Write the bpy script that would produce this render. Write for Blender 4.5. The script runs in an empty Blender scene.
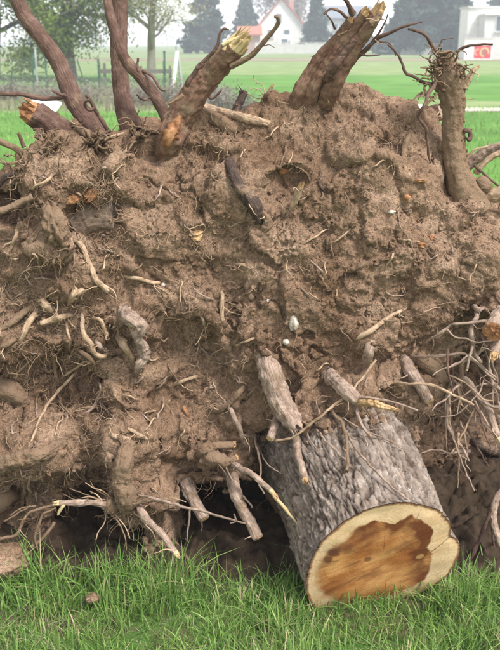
import bpy, math, random
import numpy as np
from mathutils import Vector
from mathutils.bvhtree import BVHTree

random.seed(11)
rng = np.random.default_rng(11)
scene = bpy.context.scene
COL = scene.collection

# ------------------------------------------------------------------ camera
PITCH = math.radians(17.5)
CAM = np.array([0.0, 0.0, 1.65])
FPX = 900.0                                   # focal length in pixels of a 500 x 650 picture
cam_d = bpy.data.cameras.new('camera')
cam_d.sensor_fit = 'VERTICAL'
cam_d.sensor_height = 36.0
cam_d.lens = 36.0 * FPX / 650.0
cam_d.clip_start = 0.05
cam_d.clip_end = 5000
cam_d.dof.use_dof = True
cam_d.dof.focus_distance = 2.85
cam_d.dof.aperture_fstop = 8.0
cam = bpy.data.objects.new('camera', cam_d)
cam.location = CAM
cam.rotation_euler = (math.radians(90) - PITCH, 0, 0)
COL.objects.link(cam)
scene.camera = cam

# ------------------------------------------------------------------ sky, sun, exposure
SUN_EL, SUN_AZ = math.radians(55), math.radians(50)      # azimuth: from behind the camera (-Y) towards +X
world = bpy.data.worlds.new('World')
scene.world = world
world.use_nodes = True
wn, wl = world.node_tree.nodes, world.node_tree.links
wn.clear()
sky = wn.new('ShaderNodeTexSky')
sky.sky_type = 'NISHITA'
sky.sun_disc = False
sky.sun_elevation = SUN_EL
sky.sun_rotation = math.radians(180) - SUN_AZ
sky.air_density = 1.0
sky.dust_density = 0.8
sky.ozone_density = 1.0
hsv = wn.new('ShaderNodeHueSaturation')
hsv.inputs['Saturation'].default_value = 0.12
bg = wn.new('ShaderNodeBackground')
bg.inputs['Strength'].default_value = 0.15
wo = wn.new('ShaderNodeOutputWorld')
wl.new(sky.outputs[0], hsv.inputs['Color'])
wl.new(hsv.outputs[0], bg.inputs['Color'])
wl.new(bg.outputs[0], wo.inputs['Surface'])

sun_d = bpy.data.lights.new('sun', 'SUN')
sun_d.energy = 2.4
sun_d.angle = math.radians(15)
sun_d.color = (1.0, 0.96, 0.92)
sun = bpy.data.objects.new('sun', sun_d)
sd = Vector((math.sin(SUN_AZ) * math.cos(SUN_EL), -math.cos(SUN_AZ) * math.cos(SUN_EL), math.sin(SUN_EL)))
sun.rotation_euler = sd.to_track_quat('Z', 'Y').to_euler()
sun.location = (3, -3, 6)
COL.objects.link(sun)

scene.view_settings.view_transform = 'Standard'
scene.view_settings.look = 'None'
scene.view_settings.exposure = 1.25
scene.view_settings.gamma = 1.0

# ------------------------------------------------------------------ geometry of the view (to read positions off the photograph)
FW = np.array([0, math.cos(PITCH), -math.sin(PITCH)])
UP = np.array([0, math.sin(PITCH), math.cos(PITCH)])
RT = np.array([1.0, 0, 0])

def ray(px, py):
    return RT * ((px - 250) / FPX) + UP * ((325 - py) / FPX) + FW

def at(px, py, Y):
    r = ray(px, py)
    return CAM + r * (Y / r[1])

def ground_y(py):
    return 1.65 / math.tan(math.atan((py - 325) / FPX) + PITCH)

def to_px(P):
    d = P - CAM
    w = d @ FW
    return 250 + FPX * (d @ RT) / w, 325 - FPX * (d @ UP) / w

# ------------------------------------------------------------------ noise in numpy
_perm = np.random.default_rng(5).permutation(256).astype(np.int64)
_perm = np.concatenate([_perm, _perm, _perm])
_g = np.random.default_rng(6).normal(size=(256, 3))
_g /= np.linalg.norm(_g, axis=1)[:, None]

def _hash(i, j, k):
    return _perm[_perm[_perm[i & 255] + (j & 255)] + (k & 255)]

def perlin(P):
    P = np.asarray(P, float)
    f0 = np.floor(P)
    I = f0.astype(np.int64)
    f = P - f0
    u = f * f * f * (f * (f * 6 - 15) + 10)
    res = np.zeros(len(P))
    for dx in (0, 1):
        wx = u[:, 0] if dx else 1 - u[:, 0]
        for dy in (0, 1):
            wy = u[:, 1] if dy else 1 - u[:, 1]
            for dz in (0, 1):
                wz = u[:, 2] if dz else 1 - u[:, 2]
                g = _g[_hash(I[:, 0] + dx, I[:, 1] + dy, I[:, 2] + dz)]
                d = g[:, 0] * (f[:, 0] - dx) + g[:, 1] * (f[:, 1] - dy) + g[:, 2] * (f[:, 2] - dz)
                res += wx * wy * wz * d
    return res * 1.5

def fbm(P, octv=4, gain=0.5, lac=2.03):
    s = np.zeros(len(P)); a = 1.0; f = 1.0
    for o in range(octv):
        s += a * perlin(P * f + 17.3 * o)
        a *= gain; f *= lac
    return s

_wr = np.random.default_rng(7).random((256, 3))

def worley(P, second=False):
    P = np.asarray(P, float)
    I = np.floor(P).astype(np.int64)
    f1 = np.full(len(P), 9.0); f2 = np.full(len(P), 9.0)
    for dx in (-1, 0, 1):
        for dy in (-1, 0, 1):
            for dz in (-1, 0, 1):
                c = I + np.array([dx, dy, dz])
                q = c + _wr[_hash(c[:, 0], c[:, 1], c[:, 2])] - P
                d = np.einsum('ij,ij->i', q, q)
                if second:
                    f2 = np.minimum(f2, np.maximum(f1, d))
                f1 = np.minimum(f1, d)
    return (np.sqrt(f1), np.sqrt(f2)) if second else np.sqrt(f1)

def w_warp(P, f, a):
    return np.stack([perlin(P * f + 1.7), perlin(P * f + 9.2), perlin(P * f + 23.1)], -1) * a

def facet(P, tilt=0.8):
    """broken clods: every cell a tilted flat at its own height"""
    P = np.asarray(P, float)
    I = np.floor(P).astype(np.int64)
    f1 = np.full(len(P), 9.0); h = np.zeros(len(P)); off = np.zeros_like(P)
    for dx in (-1, 0, 1):
        for dy in (-1, 0, 1):
            for dz in (-1, 0, 1):
                c = I + np.array([dx, dy, dz])
                hh = _hash(c[:, 0], c[:, 1], c[:, 2])
                q = c + _wr[hh] - P
                d = np.einsum('ij,ij->i', q, q)
                m = d < f1
                f1 = np.where(m, d, f1); h = np.where(m, hh, h); off[m] = q[m]
    h = h.astype(np.int64)
    g = _g[(h * 7 + 3) & 255]
    return _wr[(h * 5 + 1) & 255, 0] - 0.5 + tilt * np.einsum('ij,ij->i', g, off) - 0.35 * f1

def sstep(a, b, x):
    t = np.clip((x - a) / (b - a), 0, 1)
    return t * t * (3 - 2 * t)

# ------------------------------------------------------------------ mesh helpers
def mesh_np(name, V, F, smooth=True):
    """V (n,3), F (m,k) array or list of such arrays with one k each."""
    me = bpy.data.meshes.new(name)
    Fs = F if isinstance(F, list) else [F]
    V = np.asarray(V, np.float32)
    idx = np.concatenate([np.asarray(f, np.int32).ravel() for f in Fs])
    tot = np.concatenate([np.full(len(f), np.asarray(f).shape[1], np.int32) for f in Fs])
    me.vertices.add(len(V)); me.vertices.foreach_set('co', V.ravel())
    me.loops.add(len(idx)); me.loops.foreach_set('vertex_index', idx)
    me.polygons.add(len(tot))
    st = np.zeros(len(tot), np.int32); st[1:] = np.cumsum(tot)[:-1]
    me.polygons.foreach_set('loop_start', st)
    me.polygons.foreach_set('use_smooth', np.full(len(tot), smooth, bool))
    me.update(calc_edges=True)
    me.validate()
    return me

def link(name, me, mat=None, parent=None, label=None, cat=None, group=None, kind=None):
    o = bpy.data.objects.new(name, me)
    COL.objects.link(o)
    if mat is not None and me is not None and len(me.materials) == 0:
        me.materials.append(mat)
    if parent is not None:
        o.parent = parent
        o.matrix_parent_inverse = PINV.get(parent.name, parent.matrix_world.inverted())
    if label: o['label'] = label
    if cat: o['category'] = cat
    if group: o['group'] = group
    if kind: o['kind'] = kind
    return o

PINV = {}
def empty(name, loc, label, cat, group=None):
    o = bpy.data.objects.new(name, None)
    o.location = loc
    o.empty_display_size = 0.1
    COL.objects.link(o)
    o['label'] = label; o['category'] = cat
    if group: o['group'] = group
    from mathutils import Matrix
    PINV[o.name] = Matrix.Translation(Vector(loc)).inverted()
    return o

def set_attr(me, name, vals, typ='FLOAT'):
    a = me.attributes.new(name, typ, 'POINT')
    if typ == 'FLOAT':
        a.data.foreach_set('value', np.asarray(vals, np.float32).ravel())
    else:
        a.data.foreach_set('color', np.asarray(vals, np.float32).ravel())

def grid_faces(nu, nv, wrap=False, off=0):
    i = np.arange(nv - 1)[:, None]
    j = np.arange(nu if wrap else nu - 1)[None, :]
    a = i * nu + j; b = i * nu + (j + 1) % nu
    return np.stack([a, b, b + nu, a + nu], -1).reshape(-1, 4) + off

class MB:
    """collects boxes, prisms and tubes into one mesh"""
    def __init__(s): s.v = []; s.f = []
    def add(s, vs, fs):
        n = len(s.v); s.v += [tuple(v) for v in vs]; s.f += [tuple(i + n for i in f) for f in fs]; return s
    def box(s, x0, x1, y0, y1, z0, z1):
        return s.add([(x0,y0,z0),(x1,y0,z0),(x1,y1,z0),(x0,y1,z0),(x0,y0,z1),(x1,y0,z1),(x1,y1,z1),(x0,y1,z1)],
                     [(0,3,2,1),(4,5,6,7),(0,1,5,4),(1,2,6,5),(2,3,7,6),(3,0,4,7)])
    def prism(s, poly, y0, y1):              # poly in (x, z), extruded along y
        n = len(poly)
        return s.add([(x,y0,z) for x,z in poly] + [(x,y1,z) for x,z in poly],
                     [tuple(range(n)), tuple(range(2*n-1, n-1, -1))] + [(i, i+n, (i+1)%n+n, (i+1)%n) for i in range(n)])
    def bar(s, a, b, r, n=6):
        a = Vector(a); b = Vector(b); d = (b - a).normalized()
        u = d.orthogonal().normalized(); w = d.cross(u)
        vs = []
        for p in (a, b):
            for k in range(n):
                t = 2*math.pi*k/n; vs.append(p + u*math.cos(t)*r + w*math.sin(t)*r)
        return s.add(vs, [(k, (k+1)%n, (k+1)%n+n, k+n) for k in range(n)] + [tuple(range(n-1,-1,-1)), tuple(range(n, 2*n))])
    def mesh(s, name, smooth=False):
        me = bpy.data.meshes.new(name); me.from_pydata(s.v, [], s.f)
        if smooth:
            for p in me.polygons: p.use_smooth = True
        me.update(); return me

# ------------------------------------------------------------------ materials
def nmat(name):
    m = bpy.data.materials.new(name); m.use_nodes = True
    nt = m.node_tree
    b = nt.nodes['Principled BSDF']
    return m, nt, b

def N(nt, typ, **kw):
    n = nt.nodes.new(typ)
    for k, v in kw.items():
        if k in n.inputs: n.inputs[k].default_value = v
        else: setattr(n, k, v)
    return n

def ramp(nt, fac, stops):
    r = nt.nodes.new('ShaderNodeValToRGB')
    e = r.color_ramp.elements
    while len(e) < len(stops): e.new(0.5)
    for el, (p, c) in zip(e, stops):
        el.position = p; el.color = (*c, 1) if len(c) == 3 else c
    nt.links.new(fac, r.inputs[0])
    return r.outputs[0]

def mixc(nt, fac, a, b, typ='MIX'):
    m = nt.nodes.new('ShaderNodeMix'); m.data_type = 'RGBA'; m.blend_type = typ
    L = nt.links
    if isinstance(fac, (int, float)): m.inputs[0].default_value = fac
    else: L.new(fac, m.inputs[0])
    for i, c in ((6, a), (7, b)):
        if isinstance(c, tuple): m.inputs[i].default_value = (*c, 1)
        else: L.new(c, m.inputs[i])
    return m.outputs[2]

def noise_mat(name, stops, scale=8, detail=8, rough=0.9, bump=0.3, bscale=60, bdist=0.004, stretch=(1,1,1), spec=0.2, extra=None, grain=False):
    m, nt, b = nmat(name)
    tc = N(nt, 'ShaderNodeTexCoord'); mp = N(nt, 'ShaderNodeMapping'); mp.inputs['Scale'].default_value = stretch
    nt.links.new(tc.outputs['Object'], mp.inputs[0])
    n1 = N(nt, 'ShaderNodeTexNoise', Scale=scale, Detail=detail, Roughness=0.65)
    nt.links.new(mp.outputs[0], n1.inputs['Vector'])
    c = ramp(nt, n1.outputs[0], stops)
    if extra: c = extra(nt, mp, c)
    nt.links.new(c, b.inputs['Base Color'])
    b.inputs['Roughness'].default_value = rough
    b.inputs['Specular IOR Level'].default_value = spec
    if bump:
        n2 = N(nt, 'ShaderNodeTexNoise', Scale=bscale, Detail=6, Roughness=0.6)
        if grain:
            ga = N(nt, 'ShaderNodeAttribute', attribute_name='grain'); gm = N(nt, 'ShaderNodeMapping'); gm.inputs['Scale'].default_value = (1.6, 1.6, 0.3)
            nt.links.new(ga.outputs['Vector'], gm.inputs[0]); nt.links.new(gm.outputs[0], n2.inputs['Vector'])
        else:
            nt.links.new(mp.outputs[0], n2.inputs['Vector'])
        bp = N(nt, 'ShaderNodeBump', Strength=bump, Distance=bdist)
        nt.links.new(n2.outputs[0], bp.inputs['Height'])
        nt.links.new(bp.outputs[0], b.inputs['Normal'])
    return m

def plain(name, col, rough=0.8, var=0.15, scale=3):
    d = tuple(c * (1 - var) for c in col); l = tuple(min(1, c * (1 + var)) for c in col)
    return noise_mat(name, [(0.3, d), (0.7, l)], scale=scale, detail=6, rough=rough, bump=0.15, bscale=25)

def soil_extra(nt, mp, c):
    # dry pale crust in broad patches, damp dark loam in others, tiny bits of straw and grit
    n = N(nt, 'ShaderNodeTexNoise', Scale=2.6, Detail=5, Roughness=0.6)
    nt.links.new(mp.outputs[0], n.inputs['Vector'])
    k = ramp(nt, n.outputs[0], [(0.32, (0,0,0)), (0.56, (1,1,1))])
    c = mixc(nt, k, mixc(nt, 0.65, c, (0.105, 0.062, 0.036)), c)
    g = N(nt, 'ShaderNodeTexNoise', Scale=95, Detail=4, Roughness=0.7)
    nt.links.new(mp.outputs[0], g.inputs['Vector'])
    k2 = ramp(nt, g.outputs[0], [(0.30, (0.50,0.48,0.46)), (0.5, (1,1,1)), (0.70, (1.35,1.32,1.28))])
    c = mixc(nt, 1.0, c, k2, 'MULTIPLY')
    g2 = N(nt, 'ShaderNodeTexNoise', Scale=330, Detail=3, Roughness=0.7)
    nt.links.new(mp.outputs[0], g2.inputs['Vector'])
    c = mixc(nt, 1.0, c, ramp(nt, g2.outputs[0], [(0.33, (0.55,0.53,0.51)), (0.5, (1,1,1)), (0.66, (1.45,1.42,1.38))]), 'MULTIPLY')
    v = N(nt, 'ShaderNodeTexVoronoi', Scale=60)
    nt.links.new(mp.outputs[0], v.inputs['Vector'])
    k3 = ramp(nt, v.outputs['Color'], [(0.955, (0,0,0)), (0.97, (1,1,1))])
    d3 = ramp(nt, v.outputs['Distance'], [(0.18, (1,1,1)), (0.24, (0,0,0))])
    kk = mixc(nt, 1.0, k3, d3, 'MULTIPLY')
    return mixc(nt, kk, c, (0.42, 0.30, 0.19))

def root_extra(dirt, flecks=0.0):
    def ex(nt, mp, c):
        a = N(nt, 'ShaderNodeAttribute', attribute_name='grain')
        m2 = N(nt, 'ShaderNodeMapping'); m2.inputs['Scale'].default_value = (1, 1, 0.12)
        nt.links.new(a.outputs['Vector'], m2.inputs[0])
        g = N(nt, 'ShaderNodeTexNoise', Scale=260, Detail=6, Roughness=0.7); nt.links.new(m2.outputs[0], g.inputs['Vector'])
        c = mixc(nt, 1.0, c, ramp(nt, g.outputs[0], [(0.3, (0.55,0.52,0.50)), (0.5, (1,1,1)), (0.72, (1.4,1.36,1.32))]), 'MULTIPLY')
        tc = N(nt, 'ShaderNodeTexCoord')
        d = N(nt, 'ShaderNodeTexNoise', Scale=17, Detail=9, Roughness=0.72); nt.links.new(tc.outputs['Object'], d.inputs['Vector'])
        k = ramp(nt, d.outputs[0], [(0.62 - dirt * 0.3, (0,0,0)), (0.70 - dirt * 0.3, (1,1,1))])
        c = mixc(nt, k, c, (0.205, 0.138, 0.090))
        return c
    return ex
M = {}
M['soil'] = noise_mat('soil', [(0.25, (0.120,0.074,0.047)), (0.5, (0.218,0.144,0.097)), (0.75, (0.350,0.247,0.174))],
                      scale=7, detail=10, rough=1.0, bump=0.9, bscale=210, bdist=0.006, spec=0.05, extra=soil_extra)
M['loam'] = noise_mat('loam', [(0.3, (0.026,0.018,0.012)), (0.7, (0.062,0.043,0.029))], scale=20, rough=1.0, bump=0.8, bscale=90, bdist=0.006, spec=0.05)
M['root_brown'] = noise_mat('root_brown', [(0.3, (0.075,0.040,0.030)), (0.52, (0.125,0.073,0.056)), (0.75, (0.205,0.132,0.104))], scale=26, rough=0.85, bump=1.0, bscale=120, bdist=0.006, extra=root_extra(0.15), grain=True)
M['root_dirt'] = noise_mat('root_dirt', [(0.3, (0.115,0.070,0.043)), (0.52, (0.208,0.137,0.087)), (0.75, (0.33,0.230,0.154))], scale=34, rough=0.95, bump=1.0, bscale=140, bdist=0.006, spec=0.08, extra=root_extra(0.75))
M['root_rust'] = noise_mat('root_rust', [(0.3, (0.095,0.048,0.032)), (0.52, (0.185,0.105,0.072)), (0.75, (0.32,0.20,0.14))], scale=30, rough=0.9, bump=1.0, bscale=130, bdist=0.006, spec=0.1, extra=root_extra(0.4), grain=True)
M['root_grey'] = noise_mat('root_grey', [(0.3, (0.175,0.120,0.090)), (0.55, (0.340,0.250,0.195)), (0.78, (0.50,0.400,0.325))], scale=40, rough=0.85, bump=1.0, bscale=150, bdist=0.006, spec=0.12, extra=root_extra(0.22), grain=True)
M['root_pale'] = noise_mat('root_pale', [(0.3, (0.24,0.155,0.095)), (0.55, (0.43,0.305,0.20)), (0.8, (0.58,0.46,0.34))], scale=45, rough=0.8, bump=1.0, bscale=160, bdist=0.006, extra=root_extra(0.2), grain=True)
M['root_tan'] = noise_mat('root_tan', [(0.3, (0.15,0.095,0.058)), (0.6, (0.30,0.20,0.125)), (0.8, (0.42,0.31,0.21))], scale=25, rough=0.9, bump=0)
M['root_dark'] = noise_mat('root_dark', [(0.3, (0.045,0.030,0.024)), (0.6, (0.085,0.058,0.046)), (0.8, (0.14,0.10,0.08))], scale=40, rough=0.85, bump=1.0, bscale=150, bdist=0.006, extra=root_extra(0.35), grain=True)
M['wood'] = noise_mat('broken_wood', [(0.3, (0.24,0.135,0.060)), (0.55, (0.43,0.28,0.14)), (0.8, (0.60,0.46,0.29))], scale=30, rough=0.8, bump=0.6, bscale=130, bdist=0.003)
M['wood_orange'] = noise_mat('orange_wood', [(0.3, (0.13,0.058,0.028)), (0.5, (0.28,0.130,0.058)), (0.75, (0.42,0.25,0.13))], scale=28, rough=0.8, bump=0.7, bscale=120, bdist=0.003)
M['wood_yellow'] = noise_mat('yellow_wood', [(0.3, (0.30,0.20,0.09)), (0.55, (0.53,0.41,0.22)), (0.8, (0.68,0.58,0.38))], scale=30, rough=0.8, bump=0.6, bscale=130, bdist=0.003)
M['white_stone'] = noise_mat('white_stone', [(0.36, (0.22,0.16,0.11)), (0.48, (0.40,0.35,0.28)), (0.7, (0.58,0.54,0.47))], scale=55, rough=0.9, bump=0.7, bscale=100, bdist=0.002)

# ------------------------------------------------------------------ the setting: ground, field strips
GX = 230
def sheet(name, x0, x1, y0, y1, z, mat, nx=2, ny=2, wob=0.0):
    xs = np.linspace(x0, x1, nx); ys = np.linspace(y0, y1, ny)
    X, Yg = np.meshgrid(xs, ys)
    Z = np.full(X.shape, z)
    if wob:
        e = np.zeros_like(X); e[0, :] = 1; e[-1, :] = 1
        Yg = Yg + e * wob * perlin(np.stack([X.ravel() * 0.35, Yg.ravel(), Yg.ravel()], -1)).reshape(X.shape)
    V = np.stack([X.ravel(), Yg.ravel(), Z.ravel()], -1)
    return link(name, mesh_np(name, V, grid_faces(nx, ny)), mat, kind='structure')

M['field_green'] = noise_mat('field_green', [(0.3, (0.062,0.150,0.030)), (0.5, (0.098,0.220,0.042)), (0.72, (0.150,0.280,0.070))], scale=0.35, detail=12, rough=1.0, bump=0.6, bscale=14, bdist=0.06, spec=0.1)
M['field_pale'] = noise_mat('field_pale', [(0.3, (0.13,0.20,0.065)), (0.5, (0.185,0.25,0.095)), (0.72, (0.27,0.31,0.15))], scale=0.5, detail=12, rough=1.0, bump=0.6, bscale=10, bdist=0.06, spec=0.1)
M['field_tan'] = noise_mat('field_tan', [(0.3, (0.20,0.165,0.105)), (0.7, (0.30,0.255,0.17))], scale=0.6, detail=12, rough=1.0, bump=0.6, bscale=8, bdist=0.06, spec=0.1)
M['field_far'] = noise_mat('field_far', [(0.3, (0.14,0.20,0.075)), (0.7, (0.22,0.27,0.13))], scale=0.2, detail=12, rough=1.0, bump=0.4, bscale=6, bdist=0.06, spec=0.1)
M['path'] = noise_mat('path', [(0.3, (0.42,0.38,0.31)), (0.7, (0.58,0.54,0.47))], scale=2, rough=1.0, bump=0.5, bscale=40, bdist=0.01)

def ground_mat():
    def ex(nt, mp, c):
        n = N(nt, 'ShaderNodeTexNoise', Scale=5.0, Detail=8, Roughness=0.65)
        nt.links.new(mp.outputs[0], n.inputs['Vector'])
        k = ramp(nt, n.outputs[0], [(0.44, (0,0,0)), (0.58, (1,1,1))])
        return mixc(nt, k, c, (0.105, 0.078, 0.050))
    return noise_mat('lawn', [(0.3, (0.040,0.085,0.018)), (0.55, (0.075,0.15,0.032)), (0.8, (0.12,0.20,0.055))], scale=3, detail=10, rough=1.0, bump=0.7, bscale=50, bdist=0.02, spec=0.05, extra=ex)
M['lawn'] = ground_mat()
sheet('ground', -GX, GX, -20, 330, 0.0, M['field_far'])
# lawn round the tree, gently uneven
nx, ny = 160, 120
X, Yg = np.meshgrid(np.linspace(-4, 4, nx), np.linspace(0.5, 6.0, ny))
P2 = np.stack([X.ravel(), Yg.ravel(), 0 * X.ravel()], -1)
edge = np.minimum.reduce([sstep(-4, -3.2, P2[:,0]), 1 - sstep(3.2, 4, P2[:,0]), sstep(0.5, 0.9, P2[:,1]), 1 - sstep(5.2, 6, P2[:,1])])
P2[:, 2] = 0.010 + edge * (0.004 + 0.022 * (fbm(P2 * 2.2, 4) * 0.5 + 0.5)) * (1 - sstep(2.4, 2.55, P2[:, 1]))
LAWN = link('lawn', mesh_np('lawn', P2, grid_faces(nx, ny)), M['lawn'], kind='structure')
# trodden bare earth in the pit under the plate
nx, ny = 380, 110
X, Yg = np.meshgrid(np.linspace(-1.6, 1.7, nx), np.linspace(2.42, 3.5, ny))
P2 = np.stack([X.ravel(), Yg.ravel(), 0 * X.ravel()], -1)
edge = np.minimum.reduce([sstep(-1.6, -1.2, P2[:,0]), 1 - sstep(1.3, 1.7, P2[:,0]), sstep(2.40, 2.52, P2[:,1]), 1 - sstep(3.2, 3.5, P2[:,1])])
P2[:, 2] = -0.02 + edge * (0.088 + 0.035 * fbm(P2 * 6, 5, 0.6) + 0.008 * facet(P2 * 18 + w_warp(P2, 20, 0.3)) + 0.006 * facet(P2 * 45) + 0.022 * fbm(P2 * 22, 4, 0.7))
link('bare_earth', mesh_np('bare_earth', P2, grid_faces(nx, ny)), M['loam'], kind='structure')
# strips beyond: near grass, pale strip, bright field, pale field, ploughed strip
Yb = [4.0, ground_y(112.5), ground_y(101), ground_y(75), ground_y(61.2), ground_y(58.6), ground_y(52.5)]
sheet('near_field', -GX, GX, -10, Yb[1], 0.004, M['field_green'], 300, 2, 0.0)
sheet('pale_verge', 0.6, 90, Yb[1], Yb[2], 0.008, M['field_pale'], 300, 4, 1.2)
sheet('green_field', -GX, GX, Yb[2] - 1.5, Yb[3], 0.0045, M['field_green'], 300, 3, 0.0)
sheet('stubble_field', -GX, GX, Yb[3], Yb[4], 0.005, M['field_pale'], 300, 3, 0.0)
sheet('ploughed_strip', -GX, GX, Yb[4], Yb[5], 0.02, M['field_tan'], 300, 3, 2.0)
sheet('far_field', -GX, GX, Yb[5], Yb[6], 0.03, M['field_far'], 300, 3, 0.0)
sheet('gravel_path', 5.3, 14, ground_y(112.0), ground_y(108.6), 0.02, M['path'], 40, 3, 0.35)

# ------------------------------------------------------------------ the uprooted tree
TREE = empty('uprooted_tree', (0, 2.7, 0), 'huge uprooted tree with upturned earth root plate and sawn trunk facing the camera', 'uprooted tree')

# --- silhouette of the plate's top, read at a depth of about three metres
SIL = [(-140,330),(-100,262),(-60,215),(-25,190),(0,178),(20,160),(38,143),(60,137),(100,138),(150,126),(180,118),(205,114),(240,114),(268,101),(292,90),(330,86),(365,88),(388,96),(410,108),(432,124),(446,160),(470,172),(490,196),(510,203),(560,240),(600,300),(640,380)]
YT = 3.0
sil = np.array([at(x, y, YT)[[0, 2]] for x, y in SIL])
def z_top(x):
    return np.interp(x, sil[:, 0], sil[:, 1])

Y_BASE, LEAN = 2.57, 0.20
def Y0(z): return Y_BASE + LEAN * z

# hollows (-) and bulges (+), outlined in the photograph, carried to the plate's mean plane
POLYS = [
 ([(288,398),(330,384),(420,356),(446,380),(440,418),(400,424),(350,428),(292,430)], 0.15, 12),
 ([(-140,472),(30,472),(60,470),(95,480),(112,498),(118,524),(118,690),(-140,690)], -0.10, 12),
 ([(50,516),(70,510),(108,512),(138,526),(150,556),(152,680),(50,680)], -0.26, 11),
 ([(178,503),(198,490),(226,484),(258,500),(275,540),(300,680),(176,680)], -0.50, 12),
 ([(300,412),(325,400),(350,388),(378,370),(400,358),(430,356),(470,342),(520,327),(660,330),(660,690),(430,690),(300,690)], -0.10, 13),
 ([(262,440),(300,432),(350,424),(400,420),(430,408),(455,385),(500,370),(660,370),(660,690),(262,690)], -0.22, 13),
 ([(440,425),(660,400),(660,690),(452,690)], -0.34, 22),
 ([(-60,193),(8,190),(20,200),(23,214),(12,228),(-60,234)], -0.24, 5),
 ([(-100,366),(40,350),(90,362),(118,388),(100,420),(40,428),(-100,420)], -0.12, 13),
 ([(165,325),(200,322),(222,345),(234,384),(215,425),(150,412),(158,360)], -0.075, 12),
 ([(60,215),(110,205),(125,225),(105,250),(70,247)], -0.06, 8),
 ([(262,192),(285,168),(302,178),(285,202),(266,222)], -0.055, 7),
 ([(22,140),(110,134),(138,160),(108,195),(55,205),(25,186)], 0.11, 16),
 ([(33,192),(60,198),(74,240),(66,254),(48,246)], 0.07, 9),
 ([(100,425),(165,420),(180,500),(176,680),(146,680),(140,548),(112,500)], 0.07, 13),
 ([(240,100),(430,120),(480,200),(500,320),(400,345),(300,392),(250,330),(230,200)], 0.06, 40),
 ([(-100,450),(50,440),(75,455),(40,474),(-100,478)], 0.06, 10),
 ([(190,440),(225,438),(240,465),(228,487),(196,484)], 0.06, 9),
 ([(100,310),(150,305),(160,340),(120,350)], 0.05, 12),
 ([(330,380),(372,372),(380,392),(345,404)], 0.05, 9),
 ([(455,185),(520,195),(520,300),(470,290)], 0.05, 18),
]
def poly_mask(px, py, poly, soft):
    poly = np.array(poly, float); n = len(poly)
    inside = np.zeros(len(px), bool); dist = np.full(len(px), 1e9)
    for i in range(n):
        x0, y0 = poly[i]; x1, y1 = poly[(i + 1) % n]
        c = ((y0 > py) != (y1 > py))
        with np.errstate(divide='ignore', invalid='ignore'):
            inside ^= c & (px < (x1 - x0) * (py - y0) / (y1 - y0 + 1e-12) + x0)
        ex, ey = x1 - x0, y1 - y0
        t = np.clip(((px - x0) * ex + (py - y0) * ey) / (ex * ex + ey * ey), 0, 1)
        dist = np.minimum(dist, np.hypot(px - x0 - t * ex, py - y0 - t * ey))
    sd_ = np.where(inside, dist, -dist)
    return sstep(-soft, soft, sd_)

def normals_of(G):
    du = np.gradient(G, axis=1); dv = np.gradient(G, axis=0)
    n = np.cross(du, dv)
    n /= np.linalg.norm(n, axis=2)[..., None] + 1e-12
    return n

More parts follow.
